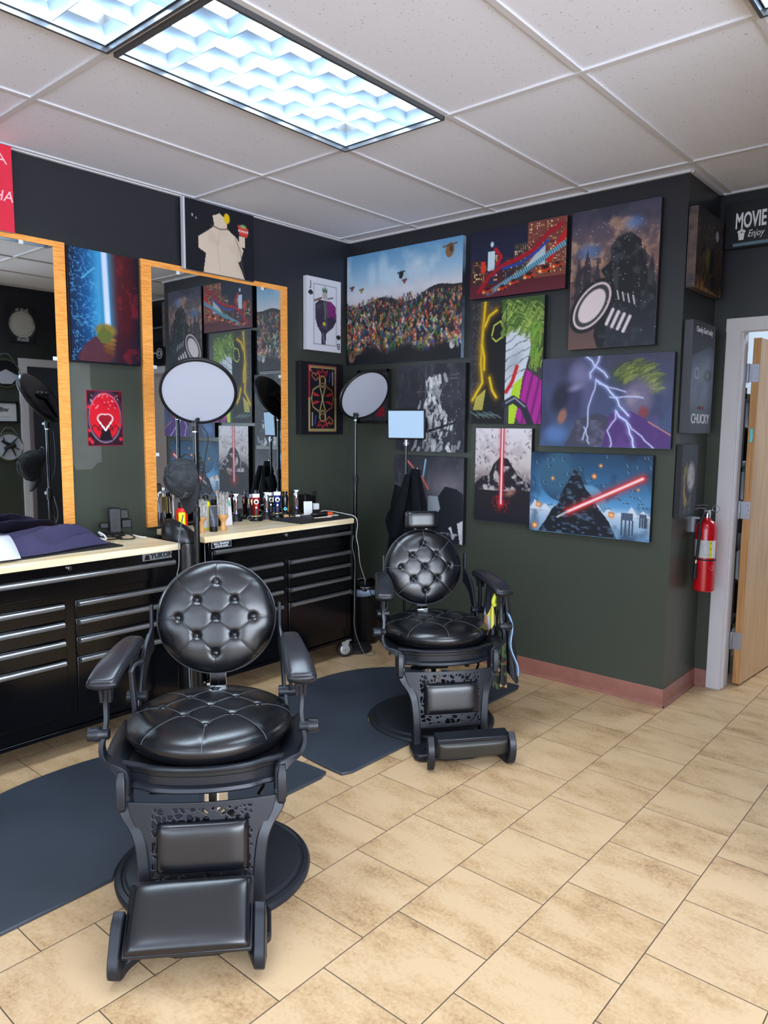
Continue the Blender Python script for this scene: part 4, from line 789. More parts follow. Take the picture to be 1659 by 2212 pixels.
M = wmat('B', 3.27, 2.30, .036); mb.tube([M @ Vector((.05*math.cos(a), .05*math.sin(a), 0)) for a in np.linspace(0, 2*PI, 30)], .005, 6); mb.tube([M @ Vector((.025*math.cos(a), .025*math.sin(a), 0)) for a in np.linspace(0, 2*PI, 20)], .005, 6); mb.tube([M @ Vector((.05, 0, 0)), M @ Vector((.1, .012, 0)), M @ Vector((.13, -.01, 0))], .006, 6); put(mb.obj('round_logo', WTEXT), pb, cpos)

# ================================================================== MIRRORS
def mirror(name, u0, u1, z0, z1, sw, top, label):
    t = thing(name, label, 'mirror', wp('L', (u0+u1)/2, z0, 0)); c = Vector(t.location)
    M = Matrix.Translation(-c)
    def P(mb): mb.v = [tuple(M @ Vector(v)) for v in mb.v]; return mb
    for a, b in ((u0, u0+sw), (u1-sw, u1)):
        P(MB().box(wp('L', (a+b)/2, (z0+z1)/2, .009), (.018, b-a, z1-z0))).obj('frame_stile', MAPLE, t, bevel=.0015)
    P(MB().box(wp('L', (u0+u1)/2, z1-top/2, .0088), (.0176, u1-u0-2*sw, top))).obj('frame_rail', MAPLE, t, bevel=.0015)
    g = P(MB().box(wp('L', (u0+u1)/2, (z0+z1-top)/2+.006, .0165), (.005, u1-u0-2*sw+.03, z1-z0-top+.01))).obj('mirror_glass', MIRROR, t, smooth=0)
    for u, z in ((u0+sw-.006, z1-top-.55), (u1-sw+.006, z1-top-.55), (u0+sw-.006, z1-top-1.05), (u0+(u1-u0)*.22, z1-top+.002), (u0+(u1-u0)*.8, z1-top+.002)):
        P(MB().box(wp('L', u, z, .021), (.006, .022, .02))).obj('mirror_clip', mat('clear_clip', rgb(214, 220, 224), .1, .0, .8), t, bevel=.002)
mirror('wall_mirror', -1.708, -.618, .95, 2.466, .079, .044, 'tall mirror in orange maple frame behind the right tool chest')
mirror('wall_mirror', -3.25, -2.142, .95, 2.468, .079, .040, 'maple framed mirror cut off by the left edge of the picture')
# unpainted wall patch
mb = MB(); mb.prism([(-2.12, 1.30), (-2.03, 1.30), (-2.0, 1.33), (-1.97, 1.34), (-1.97, 1.60), (-1.99, 1.64), (-2.02, 1.75), (-2.02, 1.865), (-2.135, 1.865), (-2.135, 1.34)], 0, .0006, wmat('L', 0, 0, .0004))
struct(mb.obj('trim_4', mat('grey_paint_patch', rgb(92, 96, 90), .4, vary=(9, rgb(84, 88, 82))), smooth=0))

# ================================================================== TOOL CHESTS
def xf(mb, M): mb.v = [tuple(M @ Vector(v)) for v in mb.v]; return mb
def chest(label, x_front, y0, y1, ztop, depth, sticker, lab_dark):
    """cabinet against the left wall: front faces +x, spans y0..y1"""
    W_ = y1-y0; t = thing('tool_chest', label, 'tool chest', (x_front-depth/2, (y0+y1)/2, 0), 0, 'rolling tool chests along the mirror wall')
    fx = depth/2-.02; hw = W_/2     # local: front plane x=fx
    zt = ztop-.033
    MB().box((0, 0, (zt+.135)/2), (depth-.04, W_-.02, zt-.135)).obj('cabinet_body', BLACKM, t, bevel=.006)
    MB().box((.004, 0, ztop-.0165), (depth-.008, W_, .033)).obj('worktop', BLOCK, t, bevel=.002)
    def drawer(ya, yb, za, zb, hz):
        d = MB().box((fx+.004, (ya+yb)/2, (za+zb)/2), (.012, yb-ya, zb-za)).obj('drawer', BLACKM, t, bevel=.003)
        r = []
        for y in (ya+.012, yb-.012):
            r.append([Vector((fx+.008+a, y, hz+b)) for a, b in ((0, .014), (.010, .0145), (.020, .010), (.024, .002), (.021, -.006), (.014, -.010), (.004, -.013), (0, -.0135))])
        MB().loft(r).obj('handle', ALU, d, smooth=50)
    m_ = .022
    drawer(-hw+m_+.03, hw-m_, ztop-.17, ztop-.085, ztop-.096)
    MB().box((fx+.004, 0, ztop-.059), (.010, W_-.06, .046)).obj('top_panel', BLACKM, t, bevel=.003)
    hs = [ztop-.225, ztop-.31, ztop-.398, ztop-.492]
    for ya, yb in ((-hw+m_, -.024), (.024, hw-m_)):
        for k, h in enumerate(hs):
            lo = (hs[k+1]+.022) if k < 3 else ztop-.74
            drawer(ya, yb, lo, h+.018, h)
    mb = MB(); mb.tube([(fx+.008, 0, ztop-.05), (fx+.018, 0, ztop-.05)], .011, 20); mb.tube([(fx+.016, 0, ztop-.05), (fx+.020, 0, ztop-.05)], .006, 14); mb.obj('lock', CHROME, t)
    n = MB().box((fx+.012, hw-.13, ztop-.050), (.004, .165, .038)).obj('nameplate', mat('plate_grey', rgb(128, 130, 134), .4, .2) if not lab_dark else mat('plate_dark', rgb(34, 36, 42), .35, .5), t, bevel=.001)
    M = Matrix(((0, 0, 1, fx+.0145), (1, 0, 0, hw-.105), (0, 1, 0, ztop-.050), (0, 0, 0, 1)))
    text('lettering', 'YUKON', .034, M, BLACKP, n, ext=.001, sx=1.05, bold=.0008)
    mb = MB(); M2 = M @ Matrix.Translation((-.083, 0, 0)); mb.prism([(-.016, -.014), (-.010, .006), (-.003, .013), (.002, .008), (.012, .012), (.010, 0), (.016, -.014)], 0, .001, M2); mb.obj('bear_mark', BLACKP, n)
    if sticker:
        st = MB().box((fx+.0125, -hw+.115, ztop-.054), (.001, .135, .034)).obj('sticker', mat('sticker_border', rgb(200, 204, 210), .5), t, smooth=0)
        MB().box((fx+.0132, -hw+.115, ztop-.054), (.001, .131, .030)).obj('sticker_field', mat('sticker_black', rgb(18, 20, 28), .5), st, smooth=0)
        for tx, dz, sz in (('BALL BEARING', .006, .0155), ('DRAWER SLIDES', -.008, .012)):
            text('lettering', tx, sz, Matrix(((0, 0, 1, fx+.014), (1, 0, 0, -hw+.115), (0, 1, 0, ztop-.054+dz), (0, 0, 0, 1))), WTEXT, st, ext=.0003, bold=.0004)
    mb = MB(); mb.box((0, 0, .125), (depth-.02, W_-.01, .02)); mb.obj('base_rail', BLACKM, t, bevel=.002)
    for sx in (-1, 1):
        for sy in (-1, 1):
            x, y = sx*(depth/2-.055), sy*(hw-.075)
            x, y = sx*(depth/2-.035), sy*(hw-.05)
            A_ = Matrix.Rotation(math.radians(58), 3, 'Z')
            R4 = Matrix.Translation((x, y, 0)) @ A_.to_4x4()
            mb = MB(); mb.box((0, 0, .118), (.08, .06, .006))
            for q in (-1, 1): mb.add(*_plate([(-.030, .118), (.030, .118), (.022, .085), (.018, .045), (-.018, .045), (-.022, .085)], q*.021, .003))
            xf(mb, R4); c = mb.obj('caster', mat('galvanised', rgb(205, 209, 214), .35, .7), t, bevel=.001)
            mb = MB(); mb.lathe([(.02, -.016), (.051, -.014), (.053, 0), (.051, .014), (.02, .016)], (0, 0, .053), 32, frame_to((0, 1, 0))); xf(mb, R4); mb.obj('wheel', RUBBER, c)
            mb = MB(); mb.lathe([(.006, -.0225), (.034, -.0165), (.034, .0165), (.006, .0225)], (0, 0, .053), 28, frame_to((0, 1, 0))); xf(mb, R4); mb.obj('wheel_hub', mat('galvanised'), c)
    return t
def _plate(poly, y, th):
    a = [(x, y-th/2, z) for x, z in poly]; b = [(x, y+th/2, z) for x, z in poly]; n = len(poly)
    return a+b, [(i, (i+1) % n, n+(i+1) % n, n+i) for i in range(n)]+[tuple(reversed(range(n))), tuple(range(n, 2*n))]
ZT = .94
chest('black rolling tool chest with butcher block top beside the corner, clippers on it', .505, -1.664, -.478, ZT, .475, True, True)
chest('black rolling tool chest with butcher block top and purple towel, left edge', .585, -3.045, -1.873, ZT, .51, False, False)

# ================================================================== FLOOR MATS
def fmat(cx, cy, hx, hy, bc, br, label):
    pts = []
    n = 60
    for i in range(n+1):                     # straight edge is at x=cx, arc bulges to -x
        a = PI/2+PI*i/n; p = 2.35
        c_, s_ = math.cos(a), math.sin(a)
        pts.append((cx+hx*(-abs(c_)**(2/p)), cy+hy*math.copysign(abs(s_)**(2/p), s_)))
    # cut out round the chair base
    out = []
    dx = cx-bc[0]
    if abs(dx) < br:
        dy = math.sqrt(br*br-dx*dx); lo, hi = bc[1]-dy, bc[1]+dy
        arc = []
        for i in range(31):
            a0 = math.atan2(-dy, dx); a1 = math.atan2(dy, dx)-2*PI if dx < 0 or True else 0
            a = a0+(a1-a0)*i/30; arc.append((bc[0]+br*math.cos(a), bc[1]+br*math.sin(a)))
        out = arc
    # soften the two corners
    top, bot = pts[0], pts[-1]
    poly = [(cx-.02, cy+hy)]+pts[1:-1]+[(cx-.02, cy-hy), (cx, cy-hy+.05)]+out+[(cx, cy+hy-.05)]
    mb = MB(); mb.prism(poly, .0, .013)
    return tag(mb.obj('floor_mat', MATM, smooth=50, bevel=.004), label, 'floor mat', 'D shaped anti fatigue mats')
fmat(1.61, -2.595, .92, .78, (1.80, -2.575), .337, 'D shaped charcoal floor mat under the near barber chair')
fmat(1.675, -1.02, 1.0, .765, (1.56, -1.0), .337, 'D shaped charcoal floor mat under the far barber chair')

# ================================================================== BARBER CHAIRS
def tuft(R, T, btn, segs, nang=200, nrad=80, crown=.0, A1=.016, s1=.020, A2=.007, s2=.05, cr=.0042, seamw=.0028, bottom=.4, seamcol=1.0):
    """tufted round cushion: axis +z, centred at 0, thickness T; returns MB"""
    rr = list(np.linspace(.0015, .93, nrad))+[.95, .965, .978, .988, .995, 1.0]; P = []; aa = []
    seg = [(np.array(a), np.array(b)) for a, b in segs]; B = [np.array(b) for b in btn]
    def dseg(p):
        d = 9
        for a, b in seg:
            q = b-a; t = max(0, min(1, np.dot(p-a, q)/np.dot(q, q))); d = min(d, np.linalg.norm(p-a-t*q))
        return d
    for r in rr:
        row = []; ra = []
        for k in range(nang):
            th = 2*PI*k/nang; p = np.array((r*R*math.cos(th), r*R*math.sin(th))); z = T*.5*(1-r**4.6)**(1/2.2) + crown*(1-r*r)
            d = dseg(p); dd = min(np.linalg.norm(p-b) for b in B)
            dep = A1*math.exp(-(dd/s1)**2)+A2*math.exp(-(dd/s2)**2)+cr*math.exp(-(d/.004)**2)+cr*.5*math.exp(-(d/.012)**2)
            if r > .9: dep *= (1-r)/.1*.8+.2
            if r > .995: dep = 0
            row.append((p[0], p[1], z-dep)); ra.append(1.0 if d < seamw and dd > .012 else 0.0)
        P.append(row); aa += ra
    for r, z in ((.985, -.12), (.95, -.25), (.9, -bottom), (.6, -bottom), (.02, -bottom)):
        P.append([(r*R*math.cos(2*PI*k/nang), r*R*math.sin(2*PI*k/nang), z*T) for k in range(nang)]); aa += [0.0]*nang
    mb = MB(); mb.grid(P, closed_v=True, a=aa); mb.f.append(tuple(range(nang))); mb.mi.append(0); return mb
def stitch(R, T, btn, segs, crown, A1, s1, A2, s2, cr, r_=.0009, off=.0):
    mb = MB()
    for a, b in segs:
        a, b = np.array(a), np.array(b); pts = []
        for k in range(41):
            p = a+(b-a)*k/40; r = min(.998, np.linalg.norm(p)/R); dd = min(np.linalg.norm(p-np.array(q)) for q in btn)
            z = T*.5*(1-r**4.6)**(1/2.2)+crown*(1-r*r); dep = A1*math.exp(-(dd/s1)**2)+A2*math.exp(-(dd/s2)**2)+cr*1.5
            if r > .9: dep *= (1-r)/.1*.8+.2
            pts.append((p[0], p[1], z-dep+off))
        mb.tube(pts, r_, 5)
    return mb
def tuft_layout(s, R):
    B = [(0, 2*s), (-s, s), (s, s), (-2*s, 0), (0, 0), (2*s, 0), (-s, -s), (s, -s), (0, -2*s)]
    S = [((0, 2*s), (-2*s, 0)), ((s, s), (-s, -s)), ((2*s, 0), (0, -2*s)), ((0, 2*s), (2*s, 0)), ((-s, s), (s, -s)), ((-2*s, 0), (0, -2*s))]
    k = R*.995
    S += [((0, 2*s), (0, k)), ((0, -2*s), (0, -k)), ((2*s, 0), (k, 0)), ((-2*s, 0), (-k, 0))]
    for sx in (-1, 1):
        for sy in (-1, 1): S.append(((sx*s, sy*s), (sx*k*.707, sy*k*.707)))
    return B, S
def pillow(w_, h_, t_, n=26, e=5):
    """soft rectangular pad, face +z, centred"""
    P = []
    for i in range(n+1):
        u = -1+2*i/n; u = math.copysign(abs(u)**.75, u); row = []
        for j in range(n+1):
            v = -1+2*j/n; v = math.copysign(abs(v)**.75, v)
            f = (1-abs(u)**e)*(1-abs(v)**e); z = t_*(max(f, 0)**.38)
            k = .03*(1-abs(v)**2)*abs(u)**8; k2 = .03*(1-abs(u)**2)*abs(v)**8
            row.append((u*w_/2*(1-.02*abs(v)**6), v*h_/2*(1-.03*abs(u)**6), z))
        P.append(row)
    mb = MB(); mb.grid(P)
    Q = [[(x, y, -.012 if True else 0) for x, y, z in row] for row in P]; k = len(mb.v); mb.grid([r[::-1] for r in Q])
    m_ = n+1
    def idx(i, j): return i*m_+j
    def idq(i, j): return k+i*m_+(n-j)
    for i in range(n):
        mb.f += [(idx(i, 0), idq(i, 0), idq(i+1, 0), idx(i+1, 0)), (idx(i, n), idx(i+1, n), idq(i+1, n), idq(i, n)), (idx(0, i), idx(0, i+1), idq(0, i+1), idq(0, i)), (idx(n, i), idq(n, i), idq(n, i+1), idx(n, i+1))]; mb.mi += [0]*4
    mb.a += [0.0]*(len(mb.v)-len(mb.a)); return mb
def xf(mb, M): mb.v = [tuple(M @ Vector(v)) for v in mb.v]; return mb
def curve_pts(pts, n=8):
    """catmull-rom through pts"""
    P = [Vector(p) for p in pts]; P = [P[0]*2-P[1]]+P+[P[-1]*2-P[-2]]; out = []
    for i in range(1, len(P)-2):
        for k in range(n):
            t = k/n; a, b, c, d = P[i-1], P[i], P[i+1], P[i+2]
            out.append(.5*((2*b)+(-a+c)*t+(2*a-5*b+4*c-d)*t*t+(-a+3*b-3*c+d)*t**3))
    out.append(P[-2]); return out

def barber_chair(label, loc, heading, headrest=False, lever=False, pad_flip=False, fdx=0.0, arm_dz=0.0, dz=0.0, back_dz=0.0):
    t = thing('barber_chair', label, 'barber chair', (loc[0], loc[1], 0), math.radians(heading-90), 'vintage style barber chairs')
    low = ('base_plate', 'column_sleeve', 'column'); hi = ('backrest', 'piping', 'back_shell', 'headrest', 'headrest_shell', 'headrest_post')
    def O(mb, name, m, par=None, **k):
        d = 0 if name in low else dz+(back_dz if (name in hi or (name in ('button', 'stitching') and par is not None and par.name.startswith('back'))) else 0)
        if d: mb.v = [(x, y, z+d) for x, y, z in mb.v]
        return mb.mirror().obj(name, m, par or t, **k)
    # --- base and column
    mb = MB(); mb.lathe([(.331, .0), (.333, .012), (.326, .022), (.312, .026), (.306, .022), (.300, .024), (.294, .034), (.27, .040), (.08, .052), (.07, .06)], n=96); O(mb, 'base_plate', BASEM, smooth=30)
    mb = MB(); mb.lathe([(.075, .05), (.075, .2), (.07, .21)], n=40); O(mb, 'column_sleeve', BASEM)
    mb = MB(); mb.lathe([(.05, .2), (.05, .43)], n=40); O(mb, 'column', CHROME)
    mb = MB(); mb.box((0, -.02, .42), (.24, .3, .05)); mb.box((0, .08, .385), (.1, .1, .05)); mb.box((-.13, .1, .40), (.02, .2, .03)); mb.box((.13, .1, .40), (.02, .2, .03)); O(mb, 'lift_mechanism', BLACKP, bevel=.004)
    mb = MB(); mb.tube([(-.17, .24, .412), (-.12, .22, .40), (-.02, .16, .39)], .009, 10); mb.tube([(.18, .22, .43), (.18, .22, .40), (.165, .24, .385)], .006, 8); mb.tube([(.1, .18, .40), (.07, .2, .41)], .011, 10); O(mb, 'gas_strut', BLACKS)
    # --- seat pan with curved apron
    n = 24; path = []
    for i in range(n+1):
        u = -1+2*i/n; x = u*.245; y = .25+.06*(1-u*u)+.012*min(1, max(0, (.74-abs(u))*8)); path.append((x, y))
    prof = [(0, .518), (.006, .514), (.006, .508), (-.006, .500), (-.006, .462), (.008, .456), (.012, .446), (.008, .440), (-.012, .438), (-.014, .518)]
    P = [[Vector((x, y+o, z)) for o, z in prof] for x, y in path]
    mb = MB(); mb.loft(P); O(mb, 'seat_apron', FRAME, smooth=40)
    poly = [(-.25, -.22), (-.27, .0), (-.26, .23)]+[(x, y-.004) for x, y in path]+[(.26, .23), (.27, .0), (.25, -.22)]
    mb = MB(); mb.prism(poly, .486, .506); O(mb, 'seat_pan', BLACKP, bevel=.004)
    # side wings of the pan
    for s in (-1, 1):
        P = []
        for k in range(9):
            v = k/8; y = -.05+.29*v; P.append([Vector((s*(.235+.0*v), y, .502)), Vector((s*(.27), y+.005, .508+.005*math.sin(v*PI))), Vector((s*(.300+.008*math.sin(v*PI)), y+.01, .522+.012*(1-v)))])
        mb = MB(); mb.grid(P); O(mb, 'side_wing', FRAME, smooth=60, solid=.012)
        # arm linkage: front lever from arm socket over the knob down to the apron corner
        f = curve_pts([(s*.300, .185, .735+arm_dz), (s*.304, .18, .68), (s*.302, .19, .63), (s*.308, .2, .585), (s*.312, .215, .55), (s*.298, .235, .522), (s*.262, .255, .507), (s*.238, .268, .488), (s*.236, .272, .44), (s*.236, .274, .400)], 5)
        m_ = len(f); wd = [.024+.030*min(1, max(0, (i-14)/14)) for i in range(m_)]
        mb = MB(); mb.bar(f, (0, 1, 0.0001), wd, [.014+.024*min(1, max(0, (i-26)/8)) for i in range(m_)]); O(mb, 'side_bracket', FRAME, smooth=28)
        k_ = MB(); k_.tube([(s*.292, .2, .588), (s*.315, .2, .588), (s*.322, .2, .588), (s*.357, .2, .588)], [.017, .02, .024, .021], 24); O(k_, 'pivot_knob', FRAME, smooth=40, bevel=.003)
        for q in range(5):
            k_ = MB(); k_.lathe([(.0045, 0), (.0035, .003), (0.0005, .004)], (s*.222, .272, .47-.028*q), 10, frame_to((-s*.6, .8, 0))); O(k_, 'bolt', BLACKS)
        # rear link
        rl = curve_pts([(s*.262, -.03, .765+arm_dz), (s*.268, -.035, .70), (s*.268, -.04, .64), (s*.27, -.05, .60)], 5)
        mb = MB(); mb.bar(rl, (0, 1, 0), .026, .014); O(mb, 'rear_arm_link', FRAME, smooth=50)
        mb = MB(); mb.tube([(s*.225, -.05, .615), (s*.29, -.05, .615)], .02, 20); O(mb, 'rear_pivot', FRAME, bevel=.002)
        mb = MB(); mb.bar(curve_pts([(s*.25, -.05, .61), (s*.25, -.03, .565), (s*.22, .0, .525), (s*.17, .0, .50)], 5), (0, 1, 0), .05, .012); O(mb, 'rear_strut', FRAME, smooth=50)
        # back bracket, plate beside the backrest curving down and forward to the pivot
        pl = [(-.205, .90), (-.185, .90), (-.185, .815), (-.12, .775), (-.085, .735), (-.06, .68), (-.035, .62), (-.06, .60), (-.09, .64), (-.12, .69), (-.16, .72), (-.205, .735)]
        a = [Vector((s*(.222+.02*(y+.2)/.17), y, z)) for y, z in pl]; b = [p+Vector((s*.011, 0, 0)) for p in a]; nn = len(pl)
        mb = MB(); mb.add(a+b, [(i, (i+1) % nn, nn+(i+1) % nn, nn+i) for i in range(nn)]+[tuple(reversed(range(nn))), tuple(range(nn, 2*nn))]); O(mb, 'back_bracket', FRAME, bevel=.003, smooth=30)
        mb = MB(); mb.tube(curve_pts([(s*.236, -.165, .80), (s*.244, -.12, .765), (s*.25, -.08, .70)], 5), .004, 8); O(mb, 'bracket_rib', FRAME)
        # armrest
        spine = curve_pts([(s*.262, -.115, .792), (s*.268, -.05, .802), (s*.278, .06, .800), (s*.292, .155, .784), (s*.302, .215, .762), (s*.304, .240, .748)], 6)
        rings = []; prg = []; m_ = len(spine)
        for i, p in enumerate(spine):
            v = i/(m_-1); hw = .027+.021*math.sin(min(1, v*1.05)*PI*.62); hh = .0145
            if v < .08: hw *= .55+.45*v/.08; hh *= .7
            if v > .93: hw *= 1-.45*(v-.93)/.07; hh *= 1-.35*(v-.93)/.07
            T_ = (spine[min(i+1, m_-1)]-spine[max(i-1, 0)]).normalized(); side = T_.cross(Vector((0, 0, 1))).normalized(); up = side.cross(T_)
            ring = []
            for k in range(20):
                a = 2*PI*k/20; c_, s_ = math.cos(a), math.sin(a); ring.append(p+Vector((0, 0, arm_dz))+side*math.copysign(abs(c_)**.7, c_)*hw+up*math.copysign(abs(s_)**.8, s_)*hh*(1.25 if s_ < 0 else 1))
            rings.append(ring)
            if .06 < v < .95:
                w2 = hw*(.88 if .12 < v < .9 else .74); h2 = .008 if .1 < v < .92 else .003
                prg.append([p+Vector((0, 0, arm_dz+.0))+up*(hh*.86)+side*c*w2+up*h2*q for c, q in ((-1, 0), (-.92, .55), (-.7, .9), (-.3, 1.05), (.3, 1.05), (.7, .9), (.92, .55), (1, 0), (.5, -.5), (-.5, -.5))])
        mb = MB(); mb.loft(rings); ar = O(mb, 'armrest', FRAME, smooth=60)
        mb = MB(); mb.loft(prg); O(mb, 'arm_pad', FRAMEP, ar, smooth=60)
        # sockets under the arm
        for yy, xx, zt, dn in ((.19, s*.300, .764, .075), (-.03, s*.266, .795, .06)):
            for q in (-1, 1):
                mb = MB(); mb.bar([(xx+q*.014, yy, zt+arm_dz-.005), (xx+q*.0135, yy, zt+arm_dz-dn*.5), (xx+q*.0125, yy, zt+arm_dz-dn)], (0, 1, 0), [.06, .034, .026], [.03, .011, .009]); O(mb, 'arm_socket', FRAME, ar, smooth=50)
    # --- seat cushion
    B, S = tuft_layout(.078, .272)
    mb = tuft(.272, .112, B, S, A1=.008, s1=.014, A2=.002, s2=.026, cr=.0011, crown=.006, seamw=.0, bottom=.45)
    M = Matrix.Translation((0, .045, .553)) @ Matrix.Rotation(math.radians(0), 4, 'X')
    xf(mb, M); seat = O(mb, 'seat_cushion', LEATHS, smooth=70, attr=True)
    mb = stitch(.272, .112, B, S, .006, .008, .014, .002, .026, .0011); xf(mb, M); O(mb, 'stitching', mat('grey_thread', rgb(96, 100, 106), .5), seat)
    for bx, by in B:
        mb = MB(); mb.lathe([(.0125, -.008), (.0125, .001), (.009, .0042), (.001, .0055)], (bx, by, .0505), 20); xf(mb, M); O(mb, 'button', LEATH, seat, smooth=60, attr=False)
    # --- backrest
    B, S = tuft_layout(.067, .212)
    mb = tuft(.212, .085, B, S, A1=.011, s1=.0135, A2=.003, s2=.028, cr=.0012, crown=.010, seamw=.0, bottom=.55)
    tl = math.radians(13); nrm = Vector((0, math.cos(tl), math.sin(tl))); M = frame_to(nrm).to_4x4() @ Matrix.Diagonal((1, .955, 1, 1))
    M.translation = Vector((0, -.215, .845)); xf(mb, M); back = O(mb, 'backrest', LEATH, smooth=70, attr=True)
    mb = stitch(.212, .085, B, S, .010, .011, .0135, .003, .028, .0012); xf(mb, M); O(mb, 'stitching', mat('dark_thread', rgb(10, 11, 13), .5) if not headrest else mat('grey_thread'), back)
    for bx, by in B:
        mb = MB(); mb.lathe([(.0125, -.008), (.0125, .001), (.009, .0045), (.001, .006)], (bx, by, .031), 20); xf(mb, M); O(mb, 'button', LEATH, back, smooth=60)
    mb = MB(); mb.tube([M @ Vector((.213*math.cos(a), .213*math.sin(a), -.006)) for a in np.linspace(0, 2*PI, 60)], .0032, 8); O(mb, 'piping', mat('grey_piping', rgb(70, 74, 80), .4), back)
    mb = MB(); mb.lathe([(.205, -.05), (.19, -.062), (.01, -.066)], (0, 0, 0), 48); xf(mb, M); O(mb, 'back_shell', FRAME, back)
    mb = MB(); mb.box((0, -.235, .60), (.06, .02, .16)); mb.box((.0, -.20, .555), (.09, .08, .03)); O(mb, 'recline_bracket', CHROME, bevel=.003)
    if lever:
        mb = MB(); mb.bar(curve_pts([(-.25, .0, .50), (-.255, .0, .60), (-.262, .0, .70), (-.262, .0, .725), (-.25, -.01, .742), (-.225, -.03, .745)], 6), (0, 1, 0.001), .028, .016); O(mb, 'recline_lever', FRAME, smooth=50)
    if headrest:
        mb = pillow(.185, .098, .034); Mh = frame_to(Vector((0, math.cos(.12), math.sin(.12)))).to_4x4(); Mh.translation = Vector((0, -.265, 1.098)); xf(mb, Mh); h = O(mb, 'headrest', LEATHS, smooth=70)
        mb = MB(); mb.box((0, -.285, 1.098), (.178, .03, .09)); O(mb, 'headrest_shell', LEATHS, h, bevel=.008)
        mb = MB(); [mb.box((sx*.03, -.29, 1.03), (.015, .008, .12)) for sx in (-1, 1)]; O(mb, 'headrest_post', CHROME, h)
    # --- footrest frame
    for s in (-1, 1):
        f = curve_pts([(s*.232, .272, .43), (s*.232, .277, .395), (s*.222, .285, .370), (s*.200, .297, .340), (s*.182, .312, .300), (s*.174, .322, .25), (s*.170, .33, .2), (s*.168, .338, .14), (s*.168, .345, .09), (s*.168, .352, .06)], 5)
        mb = MB(); mb.bar(f, (0, 1, 0.0001), .055, .036); O(mb, 'footrest_leg', FRAME, smooth=28)
    for s in (-1, 1):
        mb = MB(); mb.bar([(s*.240, .285, .505), (s*.240, .292, .48), (s*.240, .295, .42), (s*.238, .297, .395), (s*.236, .297, .382)], (0, 1, 0.0001), [.03, .044, .044, .040, .016], [.02, .028, .028, .025, .014]); O(mb, 'hip_cap', FRAME, smooth=28, bevel=.003)
    nx, nz = 150, 92; x0, x1, z0, z1 = -.235, .235, .150, .415
    pr = random.Random(5); seeds = [(x0+(x1-x0)*pr.random(), z0+(z1-z0)*pr.random()) for _ in range(330)]; SA = np.array(seeds)
    def inside_leg(x, z):
        lim = np.interp(z, [.14, .2, .25, .295, .335, .375, .415], [.158, .158, .162, .172, .192, .212, .222]); top = .413-.012*(abs(x)/.2)**2*0; return abs(x) < lim
    keep = []; V = []; idx = {}
    def vid(i, j):
        if (i, j) not in idx:
            x = x0+(x1-x0)*i/nx; z = z0+(z1-z0)*j/nz; lim = np.interp(z, [.14, .2, .25, .295, .335, .375, .415], [.158, .158, .162, .172, .192, .212, .222]); x = max(-lim, min(lim, x))
            y = .302+.028*(1-(x/.24)**2)+(.415-z)*.14
            idx[(i, j)] = len(V); V.append((x, y, z-(.014*(x/.2)**2 if j == 0 else 0)+(0 if j else .0)))
        return idx[(i, j)]
    for i in range(nx):
        for j in range(nz):
            x = x0+(x1-x0)*(i+.5)/nx; z = z0+(z1-z0)*(j+.5)/nz
            if not inside_leg(abs(x)-.004, z): continue
            hole = False
            if abs(x) < .146 and ((.345 < z < .398) or (.168 < z < .205) or (abs(x) > .130 and .2 < z < .35)):
                d = np.sort(np.hypot(SA[:, 0]-x, SA[:, 1]-z))[:2]; hole = d[1]-d[0] > .0062
            if not hole: keep.append((vid(i, j), vid(i+1, j), vid(i+1, j+1), vid(i, j+1)))
    mb = MB(); mb.add(V, keep); O(mb, 'footrest_panel', FRAME, smooth=60, solid=.006, fix=False)
    mb = pillow(.272, .150, .028); Mc = frame_to((0, .99, .13)).to_4x4(); Mc.translation = Vector((.004, .352, .288)); xf(mb, Mc); O(mb, 'calf_pad', LEATH, smooth=70)
    # --- foot plate with moulded top
    poly = [(-.185, .33), (-.205, .36), (-.208, .47), (-.19, .495), (-.10, .50), (-.06, .515), (.06, .515), (.10, .50), (.19, .495), (.208, .47), (.205, .36), (.185, .33)]
    mb = MB(); mb.prism(poly, .048, .078); O(mb, 'foot_plate', FRAME, bevel=.007)
    mb = MB(); pr = random.Random(9); mb.box((0, .41, .0775), (.36, .14, .002))
    for _ in range(46):
        x = -.19+.38*pr.random(); y = .345+.13*pr.random(); a = pr.random()*6.3; mb.tube([(x-.014*math.cos(a), y-.014*math.sin(a), .0785), (x, y, .081), (x+.014*math.cos(a+.7), y+.014*math.sin(a+.7), .0785)], .0028, 6)
    O(mb, 'plate_relief', FRAME)
    for s in (-1, 1):
        if pad_flip: f = curve_pts([(s*.19+fdx-.012, .565, .19), (s*.192+fdx-.012, .59, .15), (s*.192+fdx-.012, .592, .105), (s*.19+fdx-.012, .575, .068), (s*.175+fdx-.012, .54, .066), (s*.155+fdx*.5, .505, .075), (s*.13, .47, .075)], 5)
        else: f = curve_pts([(s*.196+fdx, .455, .155), (s*.198+fdx, .48, .138), (s*.198+fdx, .51, .10), (s*.198+fdx, .535, .058), (s*.196+fdx, .53, .030), (s*.18+fdx, .50, .034), (s*.14, .46, .055)], 5)
        mb = MB(); m_ = len(f); mb.bar(f, (1, .15, 0), [.032]*m_, [.044 if i < m_*.6 else .034 for i in range(m_)]); O(mb, 'footrest_arm', FRAME, smooth=35)
    if pad_flip: c = Vector((fdx, .565, .128)); nn = Vector((0, .97, -.32))
    else: c = Vector((fdx, .485, .160)); nn = Vector((0, .64, .77))
    hgt = .185 if not pad_flip else .09
    Mp = frame_to(nn, (0, -.3 if not pad_flip else 0, 1)).to_4x4(); Mp.translation = c
